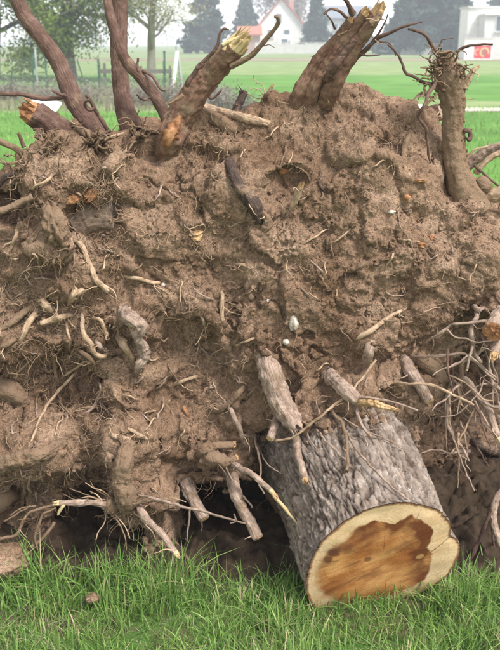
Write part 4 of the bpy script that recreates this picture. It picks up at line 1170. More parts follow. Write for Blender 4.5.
# ------------------------------------------------------------------ hair roots and crumbs: nobody could count them
front = SG[:NF - 4]
fn = normals_of(front); fn *= -np.sign(fn[NF // 2, 300, 1])
def hair_roots(n):
    ns, sides = 7, 3
    Vs = []; Fs = []; o = 0
    ii = rng.integers(12, front.shape[0] - 2, n * 3); jj = rng.integers(48, front.shape[1] - 50, n * 3)
    base = front[ii, jj]; w = 0.14 + 0.86 * (1 - sstep(-0.4, 0.0, base[:, 0])) + 0.5 * sstep(1.25, 1.4, base[:, 2])
    w *= sstep(-0.2, 0.3, fbm(base * 4 + 50, 2))
    keep = np.where(rng.random(len(base)) < w)[0][:n]
    for k in keep:
        p = front[ii[k], jj[k]].copy(); nn = fn[ii[k], jj[k]]
        d = rng.normal(size=3); d -= nn * (d @ nn) * 0.75; d[2] -= 0.25; d /= np.linalg.norm(d)
        L_ = rng.uniform(0.02, 0.085); r = rng.uniform(0.0004, 0.0011)
        P = [p - nn * 0.003]
        for s in range(ns - 1):
            d = d + rng.normal(size=3) * 0.32 + nn * (0.06 if s < 4 else -0.05); d /= np.linalg.norm(d)
            p = p + d * L_ / ns; P.append(p + nn * 0.004)
        P = np.array(P); T, U_, W_ = frames(P)
        th = np.linspace(0, 2 * math.pi, sides, endpoint=False)
        R_ = np.linspace(r, r * 0.4, ns)
        Vs.append((P[:, None, :] + (np.cos(th)[None, :, None] * U_[:, None, :] + np.sin(th)[None, :, None] * W_[:, None, :]) * R_[:, None, None]).reshape(-1, 3))
        Fs.append(grid_faces(sides, ns, True, o)); o += ns * sides
    me = mesh_np('hair_roots', np.vstack(Vs), np.vstack(Fs))
    link('hair_roots', me, M['root_pale'], TREE, kind='stuff')
hair_roots(4200)
def strands(n, zones_):
    """long thin roots that hang and loop in front of the earth in loose tangles"""
    ns, sides = 12, 3
    Vs = []; Fs = []; o = 0
    for (x0, y0, x1, y1, wgt) in zones_:
        for _ in range(int(n * wgt)):
            px, py = rng.uniform(x0, x1), rng.uniform(y0, y1)
            h = hit_y(px, py)
            if h is None: continue
            p = at(px, py, h + 0.004)
            a = rng.uniform(0, 2 * math.pi); d = np.array([math.cos(a), -0.5, math.sin(a) * 0.7 - 0.3]); L_ = rng.uniform(0.05, 0.17); r = rng.uniform(0.0006, 0.0014)
            P = [p]
            for i in range(ns - 1):
                d = d + rng.normal(size=3) * np.array([0.5, 0.3, 0.5]) + np.array([0, 0.06 * i / 3, -0.14]); d /= np.linalg.norm(d)
                p = p + d * L_ / ns; P.append(p)
            P = np.array(P); T, U_, W_ = frames(P); th = np.linspace(0, 2 * math.pi, sides, endpoint=False); R_ = np.linspace(r, r * 0.5, ns)
            Vs.append((P[:, None, :] + (np.cos(th)[None, :, None] * U_[:, None, :] + np.sin(th)[None, :, None] * W_[:, None, :]) * R_[:, None, None]).reshape(-1, 3))
            Fs.append(grid_faces(sides, ns, True, o)); o += ns * sides
    link('root_tangle', mesh_np('root_tangle', np.vstack(Vs), np.vstack(Fs)), M['root_tan'], TREE, kind='stuff')
strands(1200, [(0, 300, 120, 420, 0.34), (20, 130, 130, 260, 0.26), (0, 480, 120, 550, 0.16), (150, 290, 240, 420, 0.08), (120, 130, 240, 160, 0.06), (440, 350, 500, 520, 0.12), (60, 495, 150, 530, 0.08), (170, 470, 270, 520, 0.07), (300, 390, 440, 425, 0.08)])

def ico(sub_):
    import bmesh
    bm = bmesh.new(); bmesh.ops.create_icosphere(bm, subdivisions=sub_, radius=1)
    v = np.array([x.co[:] for x in bm.verts]); f = np.array([[q.index for q in p.verts] for p in bm.faces]); bm.free()
    return v, f
def crumbs(name, n, r0, r1, sub_, mat, parent, pts, nrm, sink=0.3):
    v, f = ico(sub_)
    m = len(v)
    S = (r0 * (r1 / r0) ** (rng.random(n) ** 1.8))
    sq = rng.uniform(0.6, 1.25, (n, 1, 3))
    A = rng.normal(size=(n, 3, 3)); Qm = np.linalg.qr(A)[0]
    W = np.einsum('nij,nkj->nki', Qm, v[None] * sq)
    c = pts + nrm * (S * sink)[:, None]
    q = (v[None] * 1.4 + rng.uniform(0, 90, (n, 1, 3))).reshape(-1, 3)
    dis = (1 + 0.8 * facet(q * 1.1) + 0.2 * perlin(q * 2.3 + 5)).reshape(n, m, 1)
    V = (c[:, None, :] + W * S[:, None, None] * dis).reshape(-1, 3)
    F = (f[None] + (np.arange(n) * m)[:, None, None]).reshape(-1, 3)
    return link(name, mesh_np(name, V, F, smooth=False), mat, parent, kind='stuff')
for _ in range(130):
    q_ = rng.random(); px_ = 262 + 180 * q_; py_ = np.interp(px_, [262, 300, 350, 400, 442], [440, 428, 420, 414, 418]) + rng.normal(0, 7)
    h_ = hit_y(px_, py_, True)
    if h_ is not None: COLLARS.append((at(px_, py_, h_ + 0.004), rng.uniform(0.004, 0.020)))
def clinging():
    v, f = ico(2); m = len(v); n_ = len(COLLARS)
    c = np.array([a for a, r in COLLARS]); S = np.array([r for a, r in COLLARS])
    q = (v[None] * 1.0 + rng.uniform(0, 90, (n_, 1, 3))).reshape(-1, 3)
    dis = (1 + 0.75 * facet(q * 1.2) + 0.35 * facet(q * 3.1) + 0.2 * fbm(q * 2.5, 3)).reshape(n_, m, 1)
    W = v[None] * rng.uniform(0.6, 1.3, (n_, 1, 3)) * dis * S[:, None, None] + c[:, None, :]
    F = (f[None] + (np.arange(n_) * m)[:, None, None]).reshape(-1, 3)
    link('clinging_soil', mesh_np('clinging_soil', W.reshape(-1, 3), F), M['soil'], TREE, kind='stuff')
clinging()
def pick(n, thresh):
    ii = rng.integers(6, front.shape[0] - 2, n * 6); jj = rng.integers(30, front.shape[1] - 30, n * 6)
    b = front[ii, jj]
    ok = np.where(rng.random(len(b)) < sstep(thresh - 0.2, thresh + 0.3, fbm(b * 5 + 33, 3)) * (0.25 + np.clip(fn[ii, jj, 2] + 0.3, 0, 1)))[0][:n]
    return b[ok], fn[ii[ok], jj[ok]]
p, q = pick(1500, 0.0); crumbs('soil_crumbs', len(p), 0.003, 0.013, 2, M['soil'], TREE, p, q)
p, q = pick(9000, -0.1); crumbs('soil_crumbs', len(p), 0.0012, 0.0045, 1, M['soil'], TREE, p, q)

# ------------------------------------------------------------------ stones and loose clods
def lump(name, px, py, rx, rz, mat, label, cat, seed, Y=None, parent=None, sub_=3, rough=0.3, off=0.0):
    v, f = ico(sub_)
    y = Y if Y is not None else (hit_y(px, py) or 2.8)
    c = at(px, py, y - off)
    w = v * np.array([rx, (rx + rz) / 2, rz])
    w *= (1 + rough * (perlin(v * 1.3 + seed) + 0.6 * perlin(v * 3.1 + seed) + 0.35 * perlin(v * 7 + seed)))[:, None]
    o = link(name, mesh_np(name, w, f), M[mat], None, label=label, cat=cat)
    o.location = c
    return o
lump('stone', 294, 323, 0.014, 0.024, 'white_stone', 'largest white stone lodged in the earth above the thick middle root', 'stone', 1.0, off=0.006)
lump('stone', 286, 342, 0.010, 0.010, 'white_stone', 'small pale stone just below the largest white stone', 'stone', 2.0, off=0.005)
lump('stone', 163, 285, 0.007, 0.007, 'white_stone', 'white pebble in the earth at the tip of a thin root', 'stone', 3.0, off=0.004)
lump('stone', 392, 212, 0.011, 0.006, 'white_stone', 'thin white pebble in the earth below the upright right-hand root', 'stone', 4.0, off=0.004)
lump('stone', 268, 301, 0.006, 0.007, 'white_stone', 'tiny white pebble left of the largest white stone', 'stone', 5.0, off=0.003)
def clod(px, py, Y, rx, rz, label, seed):
    v, f = ico(5)
    c = at(px, py, Y)
    w = v * np.array([rx, rx * 0.8, rz])
    d = 0.32 * perlin(v * 1.3 + seed) + (0.5 - worley(v * 2.6 + seed)) * 0.28 + (0.5 - worley(v * 7 + seed)) * 0.11 + 0.05 * fbm(v * 14, 3)
    w = w * (1 + d)[:, None]
    o = link('soil_clod', mesh_np('soil_clod', w, f), M['soil'], None, label=label, cat='soil clod', group='clods fallen on the grass')
    o.location = c
clod(4, 560, 2.46, 0.08, 0.042, 'broad fallen clod of earth at the left edge below the roots', 1.3)
clod(92, 598, 2.32, 0.022, 0.014, 'little pinkish clod lying in the grass at lower left', 4.4)

# ------------------------------------------------------------------ grass
def grass_material(name, a, b_, c, dry):
    m, nt, b = nmat(name)
    at_ = N(nt, 'ShaderNodeAttribute', attribute_name='tint')
    col = ramp(nt, at_.outputs['Fac'], [(0.0, a), (0.5, b_), (0.9, c), (0.95, dry), (1.0, dry)])
    nt.links.new(col, b.inputs['Base Color'])
    b.inputs['Roughness'].default_value = 0.5; b.inputs['Specular IOR Level'].default_value = 0.3
    tr = N(nt, 'ShaderNodeBsdfTranslucent'); nt.links.new(col, tr.inputs['Color'])
    mx = N(nt, 'ShaderNodeMixShader'); mx.inputs[0].default_value = 0.35
    out = [n for n in nt.nodes if n.type == 'OUTPUT_MATERIAL'][0]
    nt.links.new(b.outputs[0], mx.inputs[1]); nt.links.new(tr.outputs[0], mx.inputs[2]); nt.links.new(mx.outputs[0], out.inputs[0])
    return m
M['grass'] = grass_material('grass', (0.070,0.155,0.030), (0.190,0.330,0.070), (0.360,0.480,0.160), (0.52,0.44,0.26))
M['grass_dry'] = grass_material('dry_grass', (0.16,0.14,0.085), (0.26,0.225,0.15), (0.36,0.32,0.23), (0.46,0.42,0.32))

def blades(name, pos, H, Wd, lean, mat, tint, seg=5, bend=1.0):
    n = len(pos)
    th = rng.uniform(0, 2 * math.pi, n)
    d = np.stack([np.cos(th), np.sin(th), np.zeros(n)], -1)
    ph = th + rng.normal(0, 0.9, n) + math.pi / 2
    side = np.stack([np.cos(ph), np.sin(ph), np.zeros(n)], -1)
    t = np.linspace(0, 1, seg)
    cur = rng.uniform(0.6, 1.6, n) * bend
    horiz = (lean[:, None] * H[:, None]) * (t[None] ** (1 + cur[:, None]))
    vert = H[:, None] * (t[None] - 0.35 * lean[:, None] * t[None] ** 2.2)
    cen = pos[:, None, :] + d[:, None, :] * horiz[..., None] + np.array([0, 0, 1.0]) * vert[..., None]
    wid = Wd[:, None] * np.array([0.8, 1.0, 0.85, 0.55, 0.0])[:seg][None] if seg == 5 else Wd[:, None] * np.linspace(1, 0, seg)[None]
    L_ = cen - side[:, None, :] * wid[..., None] / 2; R_ = cen + side[:, None, :] * wid[..., None] / 2
    k = seg - 1
    V = np.concatenate([L_[:, :k], R_[:, :k], cen[:, k:]], 1).reshape(-1, 3)
    m = 2 * k + 1; o = (np.arange(n) * m)[:, None]
    quads = np.concatenate([o + np.array([[i, k + i, k + i + 1, i + 1]]) for i in range(k - 1)], 0)
    tris = o + np.array([[k - 1, 2 * k - 1, 2 * k]])
    me = mesh_np(name, V, [quads, tris])
    set_attr(me, 'tint', np.repeat(tint, m))
    return link(name, me, mat, kind='stuff')

def lawn_z(x, y):
    return np.full(len(x), 0.018)
n = 40000
gx = rng.uniform(-1.35, 1.35, n); gy = 1.75 + (2.47 - 1.75) * rng.random(n)
P = np.stack([gx, gy, np.full(n, 0.005)], -1)
clump = fbm(P * np.array([5, 5, 1]), 3); tall = sstep(-0.2, 0.5, fbm(P * np.array([2.3, 2.3, 1]) + 8, 2))
keep = rng.random(n) < sstep(-0.75, 0.05, clump) * np.where(gy > 2.62, 0.25, 1.0)
P = P[keep]; clump = clump[keep]; tall = tall[keep]; m_ = len(P)
back = sstep(2.2, 2.5, P[:, 1])
H = (0.03 + 0.10 * rng.random(m_) ** 1.3) * (0.75 + 0.5 * tall + 0.55 * back * (0.5 + tall)) * (0.85 + 0.4 * np.clip(clump, 0, 1))
tint = np.clip(rng.random(m_) * 0.85 + 0.3 * fbm(P * np.array([9, 9, 1]) + 5, 2), 0, 0.89)
dry = rng.random(m_) < 0.03 + 0.10 * sstep(0.0, 0.5, fbm(P * np.array([4, 4, 1]) + 25, 2)); tint[dry] = 0.97
blades('grass', P, H, 0.0020 + 0.0038 * rng.random(m_) ** 1.5, np.abs(rng.normal(0.45, 0.4, m_)).clip(0.02, 1.5), M['grass'], tint)
n = 16000      # short new growth between
P = np.stack([rng.uniform(-1.2, 1.2, n), rng.uniform(1.75, 2.42, n), np.full(n, 0.008)], -1)
blades('grass', P, rng.uniform(0.02, 0.05, n), rng.uniform(0.0025, 0.0055, n), np.abs(rng.normal(0.6, 0.4, n)).clip(0.05, 1.6), M['grass'], np.where(rng.random(n) < 0.08, 0.97, rng.random(n) * 0.89), seg=3)
# taller blades in front of the hollows and the trunk
n = 700
gx = np.concatenate([rng.normal(-0.52, 0.20, n // 2), rng.uniform(-0.95, 0.95, n // 4), rng.normal(0.62, 0.2, n - n // 2 - n // 4)])
gy = rng.uniform(2.28, 2.50, n)
P = np.stack([gx, gy, np.full(n, 0.005)], -1)
blades('grass', P, rng.uniform(0.08, 0.16, n), rng.uniform(0.0035, 0.007, n), np.abs(rng.normal(0.45, 0.3, n)).clip(0.05, 1.2), M['grass'], np.clip(rng.random(n) * 0.75, 0, 0.89))
# thatch: short dry bits lying flat
n = 2500
P = np.stack([rng.uniform(-1.2, 1.2, n), rng.uniform(1.8, 2.65, n), np.full(n, 0.018)], -1)
blades('dry_grass', P, rng.uniform(0.015, 0.05, n), rng.uniform(0.0014, 0.003, n), rng.uniform(0.9, 2.2, n), M['grass_dry'], rng.random(n))
# grass of the field behind, coarser with distance
def band(name, n, x0, x1, y0, y1, h0, h1, mat, wk=1.0):
    gy = np.exp(rng.uniform(math.log(y0), math.log(y1), n)); gx = rng.uniform(x0, x1, n) * (gy / y1)
    P = np.stack([gx, gy, np.full(n, 0.004)], -1)
    blades(name, P, rng.uniform(h0, h1, n), rng.uniform(0.004, 0.008, n) * wk * (gy / 6), np.abs(rng.normal(0.4, 0.3, n)).clip(0.05, 1.2), mat, np.clip(rng.random(n) * 0.88, 0, 0.89), seg=3)
band('field_grass', 30000, -9, 9, 4.2, 24, 0.05, 0.13, M['grass'])
n = 9000      # rank dry growth along the fence
gx = rng.uniform(-13, -0.6, n); gy = rng.uniform(ground_y(112), ground_y(90), n)
P = np.stack([gx, gy, np.full(n, 0.0)], -1)
blades('dry_grass', P, rng.uniform(0.12, 0.42, n) * (0.6 + 0.6 * sstep(-0.3, 0.4, fbm(P * 0.8, 2))), rng.uniform(0.012, 0.03, n), np.abs(rng.normal(0.4, 0.3, n)).clip(0.05, 1.2), M['grass_dry'], rng.random(n), seg=3)

#BACKGROUND
# ------------------------------------------------------------------ trees behind the field
def leaf_material(name, a, b_, trans=0.3):
    m, nt, b = nmat(name)
    at_ = N(nt, 'ShaderNodeAttribute', attribute_name='tint')
    col = ramp(nt, at_.outputs['Fac'], [(0.0, a), (1.0, b_)])
    nt.links.new(col, b.inputs['Base Color'])
    b.inputs['Roughness'].default_value = 0.7; b.inputs['Specular IOR Level'].default_value = 0.2
    if trans:
        tr = N(nt, 'ShaderNodeBsdfTranslucent'); nt.links.new(col, tr.inputs['Color'])
        mx = N(nt, 'ShaderNodeMixShader'); mx.inputs[0].default_value = trans
        out = [n for n in nt.nodes if n.type == 'OUTPUT_MATERIAL'][0]
        nt.links.new(b.outputs[0], mx.inputs[1]); nt.links.new(tr.outputs[0], mx.inputs[2]); nt.links.new(mx.outputs[0], out.inputs[0])
    return m
M['leaf_spring'] = leaf_material('spring_leaves', (0.14,0.21,0.030), (0.36,0.44,0.085), 0.4)
M['leaf_cream'] = leaf_material('pale_buds', (0.36,0.36,0.20), (0.62,0.60,0.42), 0.4)
M['needle'] = leaf_material('needles', (0.020,0.045,0.030), (0.060,0.095,0.062), 0.1)
M['leaf_grey'] = leaf_material('grey_twigs', (0.14,0.12,0.11), (0.26,0.23,0.21), 0.0)
M['tree_bark'] = noise_mat('tree_bark', [(0.3, (0.07,0.055,0.045)), (0.7, (0.15,0.12,0.10))], scale=3, rough=0.9, bump=0.6, bscale=12, bdist=0.03)
M['tree_bark_pale'] = noise_mat('pale_tree_bark', [(0.3, (0.17,0.15,0.11)), (0.7, (0.30,0.27,0.20))], scale=3, rough=0.9, bump=0.6, bscale=12, bdist=0.03)

def leaves(name, C, size, mat, parent, flat=0.0, elong=1.6):
    n = len(C)
    a = rng.normal(size=(n, 3)); a[:, 2] *= (1 - flat); a /= np.linalg.norm(a, axis=1)[:, None]
    b = rng.normal(size=(n, 3)); b -= a * np.einsum('ij,ij->i', a, b)[:, None]; b /= np.linalg.norm(b, axis=1)[:, None]
    s = size * rng.uniform(0.6, 1.4, n)[:, None]
    V = np.stack([C - a * s * elong, C + b * s * 0.7, C + a * s * elong, C - b * s * 0.7], 1).reshape(-1, 3)
    F = np.arange(4 * n).reshape(n, 4)
    me = mesh_np(name, V, F, smooth=False)
    set_attr(me, 'tint', np.repeat(rng.random(n), 4))
    return link(name, me, mat, parent)

def limb_mesh(segs, name, sides=6):
    Vs = []; Fs = []; o = 0
    for P, R_ in segs:
        P, R_ = resample(P, R_, max(0.05, np.linalg.norm(np.asarray(P[0]) - np.asarray(P[-1])) / 5))
        V, F, *_ = tube(P, R_, sides, 0.1 if sides > 6 else 0, o * 0.37)
        Vs.append(V); Fs.append(F + o); o += len(V)
    return mesh_np(name, np.vstack(Vs), np.vstack(Fs))

def branching(base, height, r0, levels, spread, nchild, up=0.25, first=0.3):
    """list of limb polylines and the twig tips"""
    segs = []; tips = []
    def grow(p, d, L_, r, lev):
        pts = [p]; q = p
        for i in range(4):
            d = d + rng.normal(size=3) * 0.10 + np.array([0, 0, up * 0.15]); d = d / np.linalg.norm(d)
            q = q + d * L_ / 4; pts.append(q)
        segs.append((pts, list(np.linspace(r, r * 0.5, 5))))
        if lev == 0:
            tips.extend(pts[1:]); return
        if lev == 1: tips.extend(pts[3:])
        for k in range(nchild):
            f = first + (1 - first) * (k + rng.random()) / nchild
            j = min(4, int(f * 4)); pp = pts[j] if j == 4 else pts[j] + (pts[j + 1] - pts[j]) * (f * 4 - j)
            e = rng.normal(size=3); e -= d * (e @ d); e /= np.linalg.norm(e)
            dd = d * (1 - spread) + e * spread + np.array([0, 0, up]); dd /= np.linalg.norm(dd)
            grow(pp, dd, L_ * rng.uniform(0.5, 0.75), r * (0.62 - 0.25 * f), lev - 1)
    grow(np.array(base, float), np.array([0, 0, 1.0]), height, r0, levels)
    return segs, np.array(tips)

def broadleaf(name, px, py, height, trunk_h, r0, label, leafmat, barkmat, nleaf, lsize, lspread, levels=3, spread=0.62, nchild=5, group='trees beyond the field', up=0.2):
    b = at(px, py, ground_y(py)); b[2] = 0
    t = empty(name, tuple(b), label, 'tree', group)
    segs, tips = branching(b, height * 0.55, r0, levels, spread, nchild, up, first=trunk_h)
    link('trunk', limb_mesh(segs[:1], 'trunk', 9), M[barkmat], t)
    link('limbs', limb_mesh(segs[1:], 'limbs', 4), M[barkmat], t)
    c = tips[rng.integers(0, len(tips), nleaf)] + rng.normal(size=(nleaf, 3)) * lspread
    leaves('crown', c, lsize, M[leafmat], t)
    return t

def conifer(px, py, Y, height, width, label, mat='needle', nl=5200, group='conifers by the houses', lsize=0.34, blunt=0.9):
    b = at(px, py, Y); b[2] = 0
    t = empty('conifer_tree', tuple(b), label, 'tree', group)
    link('trunk', limb_mesh([([b, b + [0.1, 0, height * 0.5], b + [0, 0, height * 0.97]], [0.22, 0.15, 0.03])], 'trunk'), M['tree_bark'], t)
    seed = rng.uniform(0, 50)
    nb = 150
    cs = []; segs = []
    for i in range(nb):
        f = 0.06 + 0.92 * (i + rng.random()) / nb
        a = rng.uniform(0, 2 * math.pi)
        R_ = width / 2 * (1 - f ** (1 / blunt)) * rng.uniform(0.65, 1.15) + 0.15
        d = np.array([math.cos(a), math.sin(a), -0.18])
        p0 = b + np.array([0, 0, height * f])
        m = max(3, int(nl / nb * (R_ / (width * 0.25))))
        u = rng.random(m) ** 0.7
        cs.append(p0 + d * (u * R_)[:, None] + rng.normal(size=(m, 3)) * np.array([0.24, 0.24, 0.16]) * (0.5 + 0.5 * R_ / width * 2))
        segs.append(([p0, p0 + d * R_ * 0.5, p0 + d * R_ * 0.95], [0.05, 0.035, 0.012]))
    link('limbs', limb_mesh(segs, 'limbs', 4), M['tree_bark'], t)
    leaves('crown', np.vstack(cs), lsize, M[mat], t, flat=0.3, elong=1.5)
    return t

broadleaf('broadleaf_tree', -6, 80, 9.5, 0.30, 0.28, 'yellow-green spring tree at the far left edge beyond the fence', 'leaf_spring', 'tree_bark', 44000, 0.06, 0.35, levels=4, spread=0.7, nchild=5, up=0.05)
broadleaf('broadleaf_tree', 69, 80, 8.8, 0.34, 0.42, 'dark forked trunk with light green crown behind the wire fence', 'leaf_spring', 'tree_bark', 30000, 0.055, 0.32, levels=4, spread=0.66, nchild=5)
broadleaf('broadleaf_tree', 151, 82, 8.0, 0.22, 0.20, 'nearly bare pale-barked tree with cream buds behind the white brace', 'leaf_cream', 'tree_bark_pale', 9000, 0.032, 0.22, levels=4, spread=0.75, nchild=5)
broadleaf('broadleaf_tree', 291, 51.6, 14.0, 0.22, 0.3, 'grey leafless tree between the white house and its right conifer', 'leaf_grey', 'tree_bark_pale', 9000, 0.12, 0.7, spread=0.6, nchild=6)
conifer(205, 53, 130, 12.5, 7.0, 'grey-green conifer left of the red-roofed shed')
conifer(246, 52, 150, 11.0, 6.5, 'conifer just behind the red-roofed shed', blunt=1.3)
conifer(316, 53, 133, 8.6, 5.6, 'conifer in front of the grey-roofed house', blunt=1.3)
conifer(430, 54, 120, 12.0, 15.0, 'very broad dark conifer left of the flat-roofed white building', nl=9000, blunt=0.75, lsize=0.42)
conifer(402, 54, 135, 8.0, 7.0, 'lower conifer at the left flank of the very broad one', blunt=0.8)
conifer(496, 52, 150, 11.5, 10.0, 'dark tree top rising behind the flat-roofed white building', blunt=0.7)
conifer(352, 52, 170, 6.5, 9.0, 'low grey-green conifer right of the grey-roofed house', blunt=0.6)

# ------------------------------------------------------------------ houses
M['render_white'] = plain('white_render', (0.72,0.71,0.68))
M['render_grey'] = plain('grey_render', (0.55,0.55,0.53))
M['tile_red'] = plain('red_roof_tiles', (0.42,0.15,0.105))
M['tile_grey'] = plain('grey_roof_tiles', (0.17,0.19,0.22))
M['brick'] = plain('pink_render', (0.40,0.26,0.21))
M['glass'] = plain('window_glass', (0.10,0.13,0.16), rough=0.15)
M['frame'] = plain('window_frame', (0.62,0.62,0.60))
M['concrete'] = plain('concrete', (0.50,0.49,0.46))
M['mural_red'] = plain('mural_red', (0.55,0.035,0.05))
M['mural_yellow'] = plain('mural_yellow', (0.62,0.42,0.20))
M['mural_green'] = plain('mural_green', (0.16,0.22,0.11))
M['dark_metal'] = plain('dark_metal', (0.05,0.06,0.06))

def part(name, mb, mat, parent): return link(name, mb.mesh(name), M[mat], parent)
def window(t, x0, x1, y, z0, z1):
    f = part('window', MB().box(x0 - 0.08, x1 + 0.08, y - 0.06, y + 0.04, z0 - 0.08, z1 + 0.08), 'frame', t)
    part('pane', MB().box(x0, x1, y - 0.075, y - 0.02, z0, z1), 'glass', f)
    part('sill', MB().box(x0 - 0.15, x1 + 0.15, y - 0.18, y - 0.0, z0 - 0.16, z0 - 0.09), 'concrete', f)
def gable_house(label, px0, px1, ridge_py, eave_py, Y, depth, wallmat, roofmat, wins=(), axis='x', chimney=None, name='house'):
    a = at(px0, 50, Y)[0]; b = at(px1, 50, Y)[0]
    ze = at(0, eave_py, Y)[2]; zr = at(0, ridge_py, Y)[2]
    t = empty(name, ((a + b) / 2, Y, 0), label, 'house', 'houses beyond the field')
    if axis == 'y':                       # gable end faces the camera
        part('wall', MB().prism([(a, 0), (b, 0), (b, ze), ((a + b) / 2, zr - 0.12), (a, ze)], Y, Y + depth), wallmat, t)
        m = (a + b) / 2; e = 0.5
        k = (zr - ze) / (m - a)
        r = MB()
        r.prism([(a - e, ze - e * k), (m, zr), (m, zr + 0.25), (a - e, ze - e * k + 0.25)], Y - 0.4, Y + depth + 0.4)
        r.prism([(m, zr), (b + e, ze - e * k), (b + e, ze - e * k + 0.25), (m, zr + 0.25)], Y - 0.4, Y + depth + 0.4)
        rf = part('roof', r, roofmat, t)
    else:
        part('wall', MB().box(a, b, Y, Y + depth, 0, ze), wallmat, t)
        m = Y + depth / 2; e = 0.5
        r = MB()
        v = [(a - 0.3, Y - e, ze - 0.2), (b + 0.3, Y - e, ze - 0.2), (b + 0.3, m, zr), (a - 0.3, m, zr), (a - 0.3, Y + depth + e, ze - 0.2), (b + 0.3, Y + depth + e, ze - 0.2)]
        r.add(v + [(x, y, z + 0.22) for x, y, z in v], [(0,3,2,1),(3,4,5,2),(6,7,8,9),(9,8,11,10),(0,1,7,6),(4,10,11,5),(0,6,9,3),(3,9,10,4),(1,2,8,7),(2,5,11,8)])
        rf = part('roof', r, roofmat, t)
    if chimney:
        cx = at(chimney, 50, Y)[0]
        part('chimney', MB().box(cx - 0.35, cx + 0.35, Y + depth * 0.4, Y + depth * 0.4 + 0.7, ze, zr + 0.9), 'brick', rf)
    for wx0, wx1, wy0, wy1 in wins:
        window(t, at(wx0, 50, Y)[0], at(wx1, 50, Y)[0], Y, at(0, wy1, Y)[2], at(0, wy0, Y)[2])
    return t

gable_house('white gabled house with steep pale red roof behind the conifers', 258, 304, -2, 26, 138, 10, 'render_white', 'tile_red',
            wins=[(268,273,30,37),(284,289,30,37),(276,281,14,21)], axis='y', chimney=292)
gable_house('low shed with bright red roof beside the white house', 239, 260, 27.5, 34, 133, 6, 'brick', 'tile_red', wins=[(245,249,37,42)], name='shed')
gable_house('long house with grey-blue roof behind the stub bundle', 326, 372, 6, 18, 175, 10, 'render_grey', 'tile_grey', wins=[(332,337,24,30),(345,350,24,30),(358,363,24,30)])

def caravan():
    Y = 130; a = at(278, 40, Y)[0]; b = at(293, 40, Y)[0]; z1 = at(0, 34.5, Y)[2]
    t = empty('camper_van', ((a + b) / 2, Y, 0), 'white boxy camper van parked before the white house', 'van')
    part('body', MB().prism([(a, 0.45), (b, 0.45), (b, 1.3), (b - 0.5, 1.9), (b - 0.3, z1), (a + 0.15, z1), (a, z1 - 0.3)], Y, Y + 2.1), 'render_white', t)
    part('window', MB().box(a + 0.5, a + 1.3, Y - 0.03, Y + 0.02, z1 - 1.2, z1 - 0.6), 'glass', t)
    part('windscreen', MB().box(b - 0.62, b - 0.42, Y - 0.03, Y + 0.02, 1.25, 1.75), 'glass', t)
    for x in (a + 0.6, b - 0.6):
        m = MB(); m.bar((x, Y - 0.04, 0.36), (x, Y + 0.2, 0.36), 0.36, 14); part('wheel', m, 'dark_metal', t)
caravan()

def garden_wall(px0, px1, top_py, Y, label, n, mat='concrete'):
    a = at(px0, 50, Y)[0]; b = at(px1, 50, Y)[0]; z = at(0, top_py, Y)[2]
    t = empty('garden_wall', ((a + b) / 2, Y, 0), label, 'wall', 'garden walls by the houses')
    w = (b - a) / n
    for i in range(n):
        part('panel', MB().box(a + i * w + 0.12, a + (i + 1) * w - 0.12, Y + 0.03, Y + 0.15, 0, z * rng.uniform(0.93, 1.0)), mat, t)
    for i in range(n + 1):
        part('post', MB().box(a + i * w - 0.12, a + i * w + 0.12, Y, Y + 0.2, 0, z + 0.06), mat, t)
    part('coping', MB().box(a - 0.1, b + 0.1, Y - 0.02, Y + 0.22, z + 0.06, z + 0.16), mat, t)
garden_wall(256, 346, 43.5, 127, 'pale panelled garden wall in front of the white house', 9)
garden_wall(392, 462, 45, 118, 'low pale wall running to the white building with the mural', 7)

